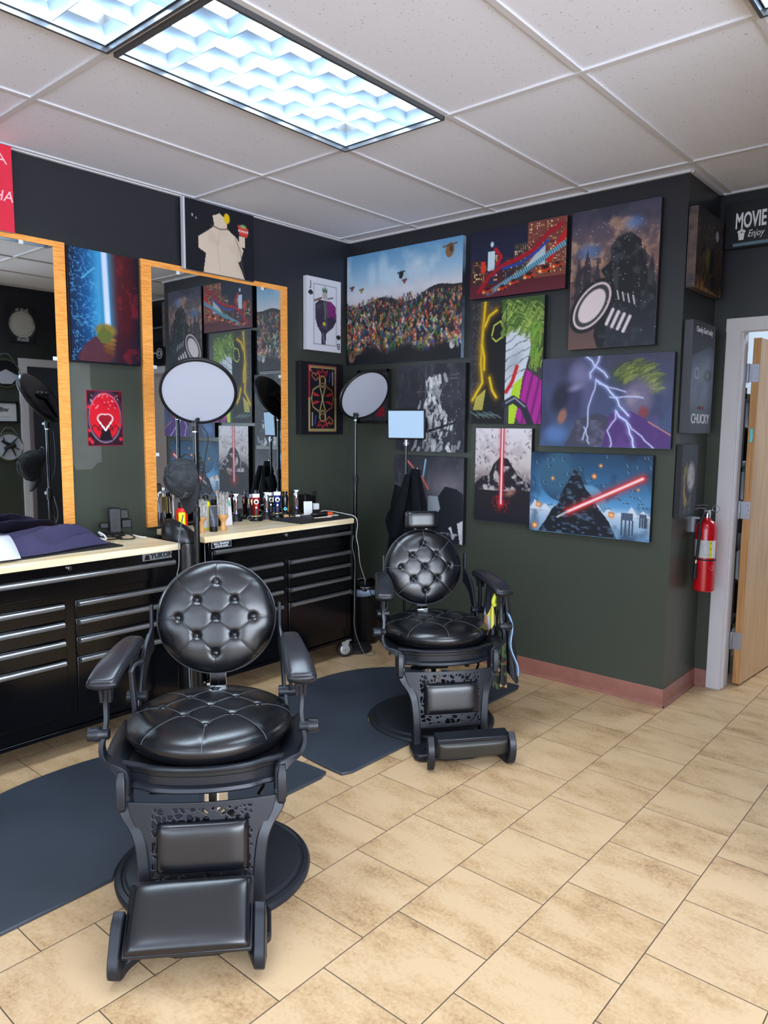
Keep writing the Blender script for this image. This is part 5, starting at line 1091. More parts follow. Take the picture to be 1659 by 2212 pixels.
    mb = pillow(.345, .19 if not pad_flip else .085, .026); xf(mb, Mp); fp = O(mb, 'foot_pad', LEATH if not pad_flip else mat('olive_black_vinyl', rgb(44, 43, 40), .4), smooth=70)
    mb = MB(); mb.box((0, 0, -.012), (.353, (.197 if not pad_flip else .092), .022)); xf(mb, Mp)
    O(mb, 'pad_tray', FRAME, fp, bevel=.004)
    if pad_flip:
        mb = MB(); mb.box((fdx, .548, .178), (.345, .075, .022), Matrix.Rotation(-.10, 3, 'X')); O(mb, 'pad_back', FRAME, fp, bevel=.004)
    return t
barber_chair('near barber chair with round tufted black leather seat and back, no headrest', (1.80, -2.575), -42, lever=True, fdx=-.02)
barber_chair('far barber chair with headrest and round tufted back, towards the corner', (1.56, -1.0), -38, headrest=True, pad_flip=True, fdx=.045, arm_dz=.01, dz=-.042, back_dz=-.02)

# ================================================================== LAMPS
def ring_lamp(label, x, y, zc, zcollar, nrm, up=(0, 0, 1), R=.185, base_r=.15, base=True, side=0.0):
    t = thing('photo_lamp', label, 'lamp', (x, y, 0), 0, 'lamps on black stands')
    if base: mb = MB(); mb.lathe([(base_r, 0), (base_r, .022), (base_r-.015, .030), (.05, .034), (.02, .05)], n=56); mb.obj('lamp_base', RUBBER, t)
    mb = MB(); mb.tube([(0, 0, .03), (0, 0, zcollar-.42)], .0135, 16); mb.obj('lower_pole', BLACKS, t)
    mb = MB(); mb.tube([(0, 0, zcollar-.44), (0, 0, zcollar-.37)], .017, 16); mb.box((.02, -.012, zcollar-.40), (.03, .012, .02)); mb.obj('pole_clamp', BLACKP, t)
    mb = MB(); mb.tube([(0, 0, zcollar-.40), (0, 0, zcollar)], .0105, 16); mb.obj('upper_pole', BLACKS, t)
    mb = MB(); mb.lathe([(.0125, -.006), (.0125, .006)], (0, 0, zcollar), 20); mb.obj('pole_collar', CHROME, t)
    mb = MB(); mb.tube([(0, 0, zcollar), (0, 0, zcollar+.045)], .0155, 16); mb.box((.018, -.01, zcollar+.03), (.03, .012, .014)); mb.obj('swivel_joint', BLACKP, t)
    n = Vector(nrm).normalized(); M = frame_to(n, up).to_4x4(); M.translation = Vector((0, 0, zc))+n*.045+Vector((.76, .65, 0))*side
    mb = MB(); mb.lathe([(R, .0), (R, .014), (R-.004, .018), (R-.012, .018), (R-.014, .014), (R-.014, .010)], n=72)
    mb.f.pop(); mb.mi.pop()
    mb2 = MB(); mb2.lathe([(R-.012, .011), (R*.5, .012), (.002, .0125)], n=72)
    xf(mb, M); h = mb.obj('lamp_head', BLACKP, t, fix=False)
    xf(mb2, M); mb2.obj('diffuser', DIFFW, h)
    mb = MB(); mb.lathe([(R-.002, .004), (R-.003, -.004), (R-.012, -.012), (R-.03, -.015), (.01, -.017)], n=72); xf(mb, M); mb.obj('lamp_back', BLACKS, h)
    mb = MB(); pts = [(.075*math.copysign(abs(math.cos(a))**.6, math.cos(a)), .026*math.copysign(abs(math.sin(a))**.8, math.sin(a))) for a in np.linspace(0, 2*PI, 32, endpoint=False)]; mb.prism(pts, -.032, -.016); xf(mb, M); p = mb.obj('control_panel', BLACKP, h, bevel=.003)
    for q in (-.03, .015): mb = MB(); mb.lathe([(.012, -.046), (.014, -.032)], (q, 0, 0), 16); xf(mb, M); mb.obj('knob', BLACKP, p)
    # neck from pole to head
    c = Vector((0, 0, zc)); low = M @ Vector((0, -R*.86, -.02))
    mb = MB(); mb.tube([(0, 0, zcollar+.03), Vector((0, 0, zcollar+.03))*.4+low*.6+Vector((0, 0, 0)), low, M @ Vector((0, -R*.5, -.026)), M @ Vector((0, 0, -.024))], [.011, .010, .010, .009, .008], 12); mb.obj('lamp_neck', BLACKP, h)
    return t
LAMP1 = ring_lamp('big round photo lamp with pale diffuser and cap on it, between the tool chests', .79, -1.913, 1.732, 1.515, (.68, -.52, -.60), R=.181, side=.022)
ring_lamp('round photo lamp with pale diffuser in the corner beside the right tool chest', .41, -.365, 1.782, 1.59, (.84, -.20, -.55), R=.186, base_r=.12, side=.035)
# slim stand seen only in the mirror behind the big lamp
t = thing('light_stand', 'slim black stand on the worktop behind the big round lamp', 'stand', (.115, -1.428, ZT))
mb = MB(); mb.lathe([(.032, .0), (.032, .012), (.012, .018)], n=30); mb.obj('stand_base', BLACKP, t)
mb = MB(); mb.tube([(0, 0, .01), (0, 0, .64)], .0105, 14); mb.obj('pole', BLACKS, t)
mb = MB(); mb.lathe([(.0125, -.004), (.0125, .004)], (0, 0, .64), 20); mb.obj('pole_collar', CHROME, t)
mb = MB(); mb.tube([(0, 0, .64), (0, 0, .70)], .015, 14); mb.box((.0, -.022, .675), (.02, .03, .02)); mb.obj('swivel_joint', BLACKP, t)
# square LED lamp
t = thing('square_lamp', 'small rectangular lamp with bright bluish panel on thin stand behind far chair', 'lamp', (.705, -.185, 0), 0, 'lamps on black stands')
n = Vector((.39, -.92, -.06)).normalized(); M = frame_to(n).to_4x4(); M.translation = Vector((0, 0, 1.562))
mb = MB(); mb.box((0, 0, 0), (.262, .200, .022)); xf(mb, M); h = mb.obj('lamp_head', BLACKP, t, bevel=.006)
mb = MB(); mb.box((0, 0, .012), (.242, .178, .003)); xf(mb, M); mb.obj('led_panel', mat('led_panel_glow', rgb(90, 120, 150), .4, emit=(.55, .74, .95, 1), es=.38), h, smooth=0)
mb = MB(); mb.tube([(0, 0, .02), (0, 0, 1.43)], .0095, 14); mb.obj('pole', BLACKS, t)
mb = MB(); mb.tube([(0, 0, 1.42), (0, 0, 1.46)], .014, 14); mb.tube([(-.02, 0, 1.435), (.02, 0, 1.435)], .007, 10); mb.obj('swivel_joint', STEEL, t)
for k in range(3):
    a = k*2.1+.4; mb = MB(); mb.tube([(0, 0, .28), (.20*math.cos(a), .13*math.sin(a), .01)], .008, 10); mb.obj('stand_leg', BLACKP, t)
# power cords on the lamps
LAMPS = t
def lamp_cord(par, pts, r=.0025, m=None, n=8):
    l = Vector(par.location); return MB().tube([p-l for p in curve_pts(pts, n)], r, 8).obj('power_cord', m or BLACKP, par, smooth=60)
def cord(label, pts, r=.0025, m=None, n=8, cat='cable', name='cable', group=None):
    return tag(MB().tube(curve_pts(pts, n), r, 8).obj(name, m or BLACKP, smooth=60), label, cat, group)
lamp_cord(LAMP1, [(.80, -1.885, 1.545), (.82, -1.86, 1.49), (.80, -1.865, 1.38), (.785, -1.88, 1.25), (.80, -1.93, 1.1), (.77, -1.885, .98)])
lamp_cord(LAMPS, [(.66, -.17, 1.47), (.64, -.15, 1.40), (.66, -.13, 1.32), (.70, -.15, 1.22)], .0015)
lamp_cord(LAMP1, [(.70, -1.93, 1.10), (.66, -1.93, .98), (.70, -1.96, .86), (.69, -1.97, .74), (.72, -1.94, .5), (.72, -1.92, .1)], .003, mat('grey_cord', rgb(110, 112, 116), .5))
lamp_cord(LAMP1, [(.715, -1.93, .98), (.71, -1.90, .86), (.70, -1.92, .75), (.72, -1.915, .4), (.70, -1.90, .05)], .002, mat('grey_cord'))

# ---------------- cap hanging on the lamp
def cap():
    t = thing('baseball_cap', 'faded black baseball cap hanging from the big round lamp pole', 'cap', (0, 0, 0))
    c = Vector((.805, -1.975, 1.285)); ax = Vector((.05, -.95, .25)).normalized()          # crown points out along ax
    M = frame_to(ax, (-.30, -.1, .9)).to_4x4(); M.translation = c
    P = []
    for i in range(15):
        a = PI/2*i/14; row = []
        for k in range(48):
            b = 2*PI*k/48; r = math.cos(a)**.8 if i < 14 else 0.02; se = abs(math.sin(3*b))  # six panels
            k_ = 1-.02*(1-se)**6*math.sin(2*a)
            row.append(Vector((.083*r*math.cos(b)*k_, .100*r*math.sin(b)*k_, .115*math.sin(a)**1.05*k_+.004*math.sin(5*b+a*3))))
        P.append(row)
    mb = MB(); mb.grid(P, closed_v=True); xf(mb, M); o = mb.obj('crown', mat('faded_black_cotton', rgb(26, 28, 32), .9, vary=(26, rgb(46, 50, 55)), bump=(220, .3, .001)), t, smooth=80, solid=.002)
    mb = MB(); mb.lathe([(.008, -.002), (.007, .004), (.001, .006)], (0, 0, .116), 14); xf(mb, M); mb.obj('top_button', mat('cap_button', rgb(44, 46, 50), .8), o)
    for k in range(6):
        b = 2*PI*k/6+PI/6; mb = MB(); mb.tube([M @ Vector((.0845*math.cos(a)**.8*math.cos(b), .1015*math.cos(a)**.8*math.sin(b), .1165*math.sin(a)**1.05)) for a in np.linspace(0.02, PI/2-.08, 12)], .0016, 6); mb.obj('seam', mat('cap_button'), o)
    # visor: towards local -y then curling down
    P = []
    for i in range(9):
        v = i/8; row = []
        for k in range(17):
            u = -1+k/8; w_ = .080*(1-.22*v**3); row.append(Vector((u*w_, -.101*math.sqrt(max(0, 1-(.96*u)**2))*(1-.25*v)-.098*v*math.sqrt(max(0, 1-.8*u*u)), .004-.018*u*u*v-.012*v)))
        P.append(row)
    mb = MB(); mb.grid(P); xf(mb, M); mb.obj('visor', mat('dark_visor', rgb(22, 23, 26), .85), t, smooth=80, solid=.003)
    mb = MB()
    for k in range(2):
        b = [(-.03+.06*k, 0, .118)]
    mb.grid([[M @ Vector((.086*math.cos(b)*.97, .103*math.sin(b)*.97, z)) for z in (.012, .045)] for b in np.linspace(-PI/2-.5, -PI/2+.5, 10)]); mb.obj('front_patch', mat('cap_patch', rgb(74, 75, 78), .9, vary=(90, rgb(34, 35, 38))), t, solid=.004)
    mb = MB(); mb.tube(curve_pts([M @ Vector(v) for v in ((-.05, .09, .0), (-.02, .12, .01), (.02, .12, .01), (.05, .09, .0))], 6), .004, 8); mb.obj('back_strap', mat('cap_button'), t)
cap()

# ---------------- jacket draped in the corner of the poster wall
def jacket():
    zs = np.linspace(0, 1, 34); P = []
    t = thing('jacket', 'black jacket hanging on the square lamp stand behind the far chair headrest', 'jacket', (.775, -.12, .7), 0)
    for v in zs:
        z = 1.265-.62*v
        hw = .028+.115*min(1, v*1.6)**.9+.03*v; cx = .735-.045*v-.02*max(0, v-.35); row = []
        if .32 < v < .75: cx -= .035*math.sin((v-.32)/.43*PI); hw += .03*math.sin((v-.32)/.43*PI)
        for k in range(64):
            a = 2*PI*k/64; d = .026+.045*v
            f = 1+.13*math.sin(7*a+3.5*v)*min(1, v*3)+.07*math.sin(13*a-2*v)
            row.append(Vector((cx+hw*math.cos(a)-.74, -.125+.08+d*math.sin(a)*f-.01*v, z-.7+.012*math.sin(4*a)*v)))
        P.append(row)
    mb = MB(); mb.loft(P); mb.obj('jacket_body', FABRIC, t, smooth=80)
    # sleeve lying on top and open front edge
    for pts, r in (([(.765, -.175, 1.23), (.79, -.19, 1.12), (.815, -.20, 1.0), (.825, -.2, .86), (.82, -.2, .74)], [.02, .032, .036, .034, .03]), ([(.715, -.18, 1.23), (.695, -.20, 1.1), (.665, -.21, .97), (.64, -.205, .88), (.62, -.2, .80)], [.02, .034, .044, .042, .036])):
        c = [p-Vector((.74, -.08, .7)) for p in curve_pts(pts, 6)]; rr = list(np.interp(np.linspace(0, 1, len(c)), np.linspace(0, 1, len(r)), r)); rings = []
        for i, p in enumerate(c): rings.append([p+Vector((rr[i]*math.cos(a)*(1+.12*math.sin(5*a+i*.3)), rr[i]*.6*math.sin(a)*(1+.15*math.sin(4*a+i*.4)), 0)) for a in np.linspace(0, 2*PI, 24, endpoint=False)])
        mb = MB(); mb.loft(rings); mb.obj('sleeve', FABRIC, t, smooth=80)
    mb = MB(); mb.add([(-.13, -.10, .46), (-.06, -.12, .44), (-.04, -.13, .28), (-.06, -.13, .02), (-.13, -.11, .16), (-.165, -.10, .32)], [(0, 1, 2, 3, 4, 5)]); mb.obj('collar_flap', FABRIC, t, solid=.012)
    mb = MB(); mb.tube([(.0, .01, .565), (0, -.03, .57)], .005, 8); mb.obj('hanging_hook', STEEL, t)
jacket()

# ---------------- capes over the right arm of the far chair
CAMO, nt, b, N, L = nodes_mat('camouflage_cloth'); g = N.new('ShaderNodeTexCoord'); v = N.new('ShaderNodeTexVoronoi'); v.inputs['Scale'].default_value = 26; n_ = N.new('ShaderNodeTexNoise'); n_.inputs['Scale'].default_value = 12; vm = N.new('ShaderNodeVectorMath'); vm.operation = 'MULTIPLY_ADD'; vm.inputs[1].default_value = (.12,)*3
L.new(g.outputs['Object'], n_.inputs['Vector']); L.new(n_.outputs['Color'], vm.inputs[0]); L.new(g.outputs['Object'], vm.inputs[2]); L.new(vm.outputs[0], v.inputs['Vector'])
sp = N.new('ShaderNodeSeparateColor'); L.new(v.outputs['Color'], sp.inputs[0]); cr = ramp(N, [(0, rgb(24, 24, 22)), (.3, rgb(62, 78, 48)), (.52, rgb(22, 22, 24)), (.66, rgb(176, 140, 104)), (.8, rgb(120, 44, 40)), (.9, rgb(70, 82, 52))]); cr.color_ramp.interpolation = 'CONSTANT'; L.new(sp.outputs[0], cr.inputs[0]); L.new(cr.outputs[0], b.inputs['Base Color']); b.inputs['Roughness'].default_value = .7
COMIC, nt, b, N, L = nodes_mat('comic_print_cloth'); g = N.new('ShaderNodeTexCoord'); v = N.new('ShaderNodeTexVoronoi'); v.inputs['Scale'].default_value = 22; mp = N.new('ShaderNodeMapping'); mp.inputs['Scale'].default_value = (1, 1, .45); L.new(g.outputs['Object'], mp.inputs[0]); L.new(mp.outputs[0], v.inputs['Vector']); sp = N.new('ShaderNodeSeparateColor'); L.new(v.outputs['Color'], sp.inputs[0])
cr = ramp(N, [(0, rgb(20, 22, 34)), (.34, rgb(52, 84, 160)), (.42, rgb(20, 20, 28)), (.66, rgb(170, 180, 188)), (.74, rgb(26, 26, 34)), (.86, rgb(206, 200, 70)), (.92, rgb(150, 110, 80)), (.97, rgb(170, 50, 50))]); cr.color_ramp.interpolation = 'CONSTANT'; L.new(sp.outputs[0], cr.inputs[0]); L.new(cr.outputs[0], b.inputs['Base Color']); b.inputs['Roughness'].default_value = .6
def chair_pt(p, loc=(1.56, -1.0), hd=-38):
    h = math.radians(hd); f = Vector((math.cos(h), math.sin(h), 0)); r = Vector((-f.y, f.x, 0)); return Vector((loc[0], loc[1], 0))+r*p[0]+f*p[1]+Vector((0, 0, p[2]))
def drape(label, x, y, ztop, zbot, wtop, wbot, th, m, seed, xd=0.0, fold=6, edge=None):
    r = random.Random(seed); P = []; ph = r.random()*6
    for i in range(28):
        v = i/27; row = []
        wd = wtop+(wbot-wtop)*v**.8
        for k in range(56):
            a = 2*PI*k/56; cc = math.cos(a); ss = math.sin(a)
            fo = 1+.35*math.sin(fold*a+ph+1.5*v)*min(1, v*3)
            row.append(chair_pt((x+xd*v+th*ss*fo*(.6+.6*v), y+wd*cc, ztop+(zbot-ztop)*v+.02*math.sin(3*a+ph)*v-.03*cc*cc*v)))
        P.append(row)
    mb = MB(); mb.loft(P); c = sum((Vector(p) for p in mb.v), Vector())/len(mb.v); mb.v = [tuple(Vector(p)-c) for p in mb.v]
    o = mb.obj('barber_cape', m, smooth=80); o.location = c; return tag(o, label, 'barber cape', 'capes over the arm of the far chair')
drape('black cape with bright comic print bunched over right arm of the far chair', .285, .07, .755, .50, .03, .075, .022, COMIC, 3, fold=5)
drape('black and pale blue cape with camouflage lining hanging outside the far chair arm', .355, .07, .745, .27, .03, .085, .028, mat('black_nylon', rgb(20, 22, 28), .6), 5, xd=.05)
drape('camouflage print cape hanging lowest beside the far chair', .33, .12, .60, .23, .04, .05, .026, CAMO, 8, xd=.0)
P = [[chair_pt((.352+.055*v+.012*math.sin(9*v), .155+.02*u, .60-.33*v)) for u in (-1, -.5, 0, .5, 1)] for v in np.linspace(0, 1, 14)]
mb = MB(); mb.grid(P); tag(mb.obj('neck_strip', mat('pale_blue_cloth', rgb(150, 180, 214), .7), solid=.006, smooth=80), 'pale blue cloth strip hanging over the black cape on the far chair', 'cloth')
tag(MB().tube(curve_pts([chair_pt(v) for v in ((.30, .15, .725), (.285, .16, .70), (.275, .155, .665), (.285, .15, .64))], 5), [.012]*15+[.008], 10).obj('yellow_glove', mat('yellow_green_cloth', rgb(206, 214, 70), .6), smooth=60), 'yellow green cloth tip sticking out under the far chair arm', 'cloth')

# ---------------- fire extinguisher
RED = mat('extinguisher_red', rgb(190, 16, 30), .22, 0, .5, coat=.3)
t = thing('fire_extinguisher', 'red fire extinguisher with black hose hung beside the white door frame', 'fire extinguisher', (2.500, .33, .625)); EXT = t; t.scale = (.87, .87, .90)
mb = MB(); mb.lathe([(.060, 0), (.066, .006), (.066, .395), (.060, .425), (.045, .445), (.025, .455), (.018, .47)], n=48); mb.obj('cylinder_body', RED, t)
mb = MB(); mb.lathe([(.018, .455), (.020, .49), (.014, .50)], n=20); mb.box((.0, .0, .505), (.035, .03, .028)); mb.obj('valve', CHROME, t, bevel=.002)
mb = MB(); mb.bar([(-.01, -.01, .525), (-.045, -.03, .53), (-.085, -.06, .512)], (.5, -.8, 0), .018, .004); mb.obj('carry_handle', STEEL, t)
mb = MB(); mb.bar([(-.0, -.0, .545), (-.03, -.02, .548), (-.06, -.045, .545)], (.5, -.8, 0), .018, .004); mb.obj('squeeze_lever', STEEL, t)
mb = MB(); mb.tube([Vector((.045+.022*math.cos(a), .02, .525+.022*math.sin(a))) for a in np.linspace(0, 2*PI, 24)], .0018, 6); mb.obj('pull_ring', CHROME, t)
mb = MB(); mb.tube(curve_pts([(-.004, -.01, .50), (-.014, -.045, .49), (-.018, -.07, .45), (-.018, -.078, .38), (-.024, -.080, .26), (-.03, -.080, .20)], 6), .009, 12); h = mb.obj('hose', RUBBER, t)
mb = MB(); mb.tube([(-.03, -.080, .205), (-.031, -.080, .18)], .0095, 12); mb.obj('hose_ferrule', CHROME, h)
mb = MB(); mb.tube([(-.031, -.080, .182), (-.034, -.080, .08)], [.010, .014], 14); mb.obj('hose_nozzle', RUBBER, h)
def wrap(z0, z1, a0, a1, r, m, nm, par=t):
    mb = MB(); mb.grid([[(r*math.cos(a), r*math.sin(a), z) for z in (z0, z1)] for a in np.linspace(a0, a1, 20)]); return mb.obj(nm, m, par, smooth=60)
wrap(.218, .330, math.radians(-170), math.radians(-10), .0664, mat('label_white', rgb(216, 218, 222), .4, vary=(260, rgb(150, 154, 160))), 'label')
wrap(.218, .330, math.radians(-52), math.radians(-40), .0667, mat('label_yellow', rgb(222, 220, 30), .4), 'label_stripe')
wrap(.222, .328, math.radians(-38), math.radians(-12), .0667, mat('label_plain_white', rgb(224, 226, 230), .4), 'label')
for k, ch in enumerate('ABC'):
    a = math.radians(-46); M = Matrix(((-math.sin(a), 0, math.cos(a), .067*math.cos(a)), (math.cos(a), 0, math.sin(a), .067*math.sin(a)), (0, 1, 0, .312-.037*k), (0, 0, 0, 1))); text('lettering', ch, .017, M, INK, t, ext=.0003)
wrap(.200, .210, 0, 2*PI, .0675, RUBBER, 'strap')
mb = MB(); a = math.radians(-30); mb.add([(.0668*math.cos(math.radians(q)), .0668*math.sin(math.radians(q)), z) for q, z in ((-48, .155), (-30, .17), (-12, .155), (-30, .14))], [(0, 1, 2, 3)]); mb.obj('diamond_sticker', mat('label_plain_white'), t, smooth=0, fix=False)
mb = MB(); mb.box((-.085, .0, .42), (.02, .03, .10)); mb.box((-.068, .0, .462), (.05, .02, .012)); mb.obj('wall_bracket', STEEL, t)

# ================================================================== SMALL THINGS ON AND AROUND THE TOOL CHESTS
def obj_at(mb, name, m, loc, label, cat, group=None, rz=0, **k):
    o = mb.obj(name, m, **k); o.location = loc; o.rotation_euler = (0, 0, rz); return tag(o, label, cat, group)
# waste bin in the corner
t = thing('waste_bin', 'black corner waste bin with pale blue and black liner over its rim', 'bin', (.305, -.158, 0))
mb = MB(); mb.lathe([(.105, 0), (.110, .01), (.138, .40), (.142, .41), (.136, .405), (.105, .02)], n=40); mb.obj('bin_body', BLACKP, t)
P = [[Vector(((.141+.003*math.sin(9*a)+.006*v)*math.cos(a), (.141+.003*math.sin(9*a)+.006*v)*math.sin(a), .405-.045*v-.006*math.sin(5*a)*v)) for v in (0, .5, 1)] for a in np.linspace(0, 2*PI, 60)]
mb = MB(); mb.grid(P); mb.obj('bin_liner', mat('pale_blue_liner', rgb(140, 158, 184), .35), t, solid=.002)
P = [[Vector(((.144+.004*math.sin(13*a+v*5)+.004*v)*math.cos(a)*(1-.06*v), (.144+.004*math.sin(13*a+v*5))*math.sin(a)*(1-.06*v), .400+.03*v+.006*math.sin(11*a))) for v in (0, .5, 1)] for a in np.linspace(0, 2*PI, 80)]
mb = MB(); mb.grid(P); mb.obj('black_liner', mat('black_film', rgb(14, 15, 18), .12, 0, .6), t, solid=.002)
# rounded bin between chests
t = thing('rounded_bin', 'glossy black rounded bin wedged in the gap between the two tool chests', 'bin', (.43, -1.768, 0))
rings = []
for z, a, b, dx, dy, sl in ((0, .09, .078, 0, 0, 0), (.02, .10, .085, 0, 0, 0), (.70, .115, .088, 0, 0, 0), (.90, .118, .090, 0, 0, 0), (.94, .116, .089, 0, -.002, .01), (.985, .104, .078, -.006, -.008, .02), (1.015, .080, .058, -.012, -.014, .025), (1.03, .045, .032, -.018, -.018, .02), (1.033, .01, .008, -.02, -.02, 0)):
    rings.append([Vector((dx+a*math.cos(q), dy+b*math.sin(q), z-sl*math.sin(q)*.9)) for q in np.linspace(0, 2*PI, 40, endpoint=False)])
mb = MB(); mb.loft(rings); mb.obj('bin_body', mat('soft_gloss_black', rgb(20, 21, 24), .3), t, smooth=70)
mb = MB(); mb.tube([Vector((.1185*math.cos(q), .0905*math.sin(q), .925-.006*math.sin(q))) for q in np.linspace(0, 2*PI, 44)], .004, 8); mb.obj('rim_bead', BLACKS, t)
Z = ZT
def brush(label, x, y, rz, hs, blen, spread, seed, lean=0):
    t = thing('neck_brush', label, 'brush', (x, y, Z), rz, 'neck duster brushes on the right worktop')
    mb = MB(); mb.lathe([(.021, 0), (.022, .006), (.014, .03), (.013, .045), (.022, .066), (.031, .078), (.031, .088), (.027, .091)], n=28); mb.v = [(a*1.0, b*.8, c*hs) for a, b, c in mb.v]; mb.obj('handle', mat('turned_birch', rgb(214, 160, 98), .4, vary=(30, rgb(200, 144, 84))), t)
    r = random.Random(seed); mb = MB()
    for i in range(90):
        a = r.random()*2*PI; q = math.sqrt(r.random()); bx, by = .027*q*math.cos(a), .020*q*math.sin(a); s_ = 1+spread*r.random(); L_ = blen*(.85+.25*r.random())
        mb.tube([(bx, by, .088*hs), (bx*s_+lean*.3, by*s_, .088*hs+L_*.55), (bx*s_*1.15+r.gauss(0, .002)+lean, by*s_*1.1, .088*hs+L_)], [.0026, .0022, .0009], 5)
    o = mb.obj('bristles', mat('grey_bristle', rgb(200, 198, 196), .6, vary=(60, rgb(150, 142, 134))), t, smooth=70); o['kind'] = 'stuff'
    return t
brush('wooden neck brush nearest the worktop left end, bristles leaning', .350, -1.575, .3, 1.0, .095, .35, 1, .008)
brush('wider wooden neck brush right of the black tube', .352, -1.425, 1.0, 1.0, .125, .22, 2)
# tubes, cans, cards
t = thing('cream_tube', 'matte black squeeze tube standing on its cap between two neck brushes', 'tube', (.355, -1.495, Z))
mb = MB(); mb.lathe([(.022, 0), (.023, .004), (.0225, .028), (.021, .030)], n=28); mb.obj('cap', BLACKP, t)
rings = [[Vector((.023*(1-.85*max(0, v-.2))*math.cos(q)*(1 if v < .98 else .2), (.023+.006*v)*math.sin(q), .030+.115*v)) for q in np.linspace(0, 2*PI, 28, endpoint=False)] for v in (0, .2, .5, .8, .97, 1.0)]
mb = MB(); mb.loft(rings); mb.obj('tube_body', mat('slate_tube', rgb(58, 64, 74), .4, vary=(120, rgb(84, 90, 100))), t, smooth=60)
def can(name, label, x, y, r, h, m1, m2, capm, cat='can', band=None):
    t = thing(name, label, cat, (x, y, Z)); mb = MB(); mb.lathe([(r*.95, 0), (r, .004), (r, h-.02), (r*.8, h-.006), (r*.55, h)], n=32); mb.obj('can_body', m1, t)
    mb = MB(); mb.lathe([(r*.62, h-.006), (r*.66, h+.004), (r*.62, h+.03), (r*.3, h+.034)], n=24); mb.obj('cap', capm, t)
    if m2: mb = MB(); mb.grid([[(r*1.01*math.cos(a), r*1.01*math.sin(a), z) for z in (h*.05, h*.8)] for a in np.linspace(-1.2, .0, 14)]); mb.obj('label', m2, t)
    return t
YEL = mat('bright_yellow_label', rgb(240, 232, 20), .4)
can('spray_can', 'red spray can with yellow label at the far left end of the right worktop', .20, -1.60, .033, .135, mat('signal_red', rgb(226, 30, 20), .3), YEL, BLACKP)
can('spray_can', 'yellow spray can with black nozzle behind the wooden brushes', .235, -1.46, .026, .165, YEL, mat('pale_label', rgb(226, 230, 234), .4), BLACKP)
can('pump_bottle', 'pale bottle with black pump top behind the squeeze tube', .18, -1.365, .026, .13, mat('cream_plastic', rgb(222, 206, 186), .35), INK, BLACKP, 'bottle')
can('small_bottle', 'small white bottle with black round mark behind the squeeze tube', .187, -1.418, .018, .135, mat('cream_white', rgb(222, 222, 214), .35), None, WHITEPL, 'bottle')
t = thing('disinfectant_jar', 'clear jar of blue liquid with chrome lid, seen in the right mirror corner', 'jar', (.135, -1.565+.01, Z+.0)); t.location = (.10, -1.545, Z)
mb = MB(); mb.lathe([(.038, 0), (.042, .004), (.042, .17), (.036, .18)], n=32); mb.obj('glass_body', mat('pink_tinted_glass', rgb(214, 200, 206), .05, 0, .5, trans=.85), t)
mb = MB(); mb.lathe([(.037, .006), (.037, .075)], n=28); mb.obj('liquid', mat('blue_liquid', rgb(20, 90, 190), .1), t)
mb = MB(); mb.lathe([(.044, .178), (.045, .20), (.03, .21), (.01, .215), (.01, .23)], n=28); mb.obj('lid', CHROME, t)
t = thing('picture_card', 'white and pink card with teal motif standing behind the wider neck brush', 'card', (.20, -1.29, Z))
mb = MB(); mb.box((0, 0, .085), (.004, .085, .17), Matrix.Rotation(-.12, 3, 'Y')); mb.obj('card_sheet', mat('pink_white_card', rgb(232, 226, 230), .4), t, bevel=.001)
mb = MB(); mb.prism([(-.03, .0), (-.022, .035), (-.008, .048), (.0, .04), (.012, .046), (.026, .03), (.03, .0), (.012, .008), (0, .02), (-.014, .006)], .0, .001, Matrix(((.12, 0, 1, .0065), (1, 0, 0, 0), (0, 1, -.12, .115), (0, 0, 0, 1)))); mb.obj('teal_motif', mat('teal_ink', rgb(90, 180, 160), .5), t)
mb = MB(); mb.box((-.012, 0, .09), (.006, .11, .18), Matrix.Rotation(-.12, 3, 'Y')); mb.obj('card_backing', BLACKP, t)
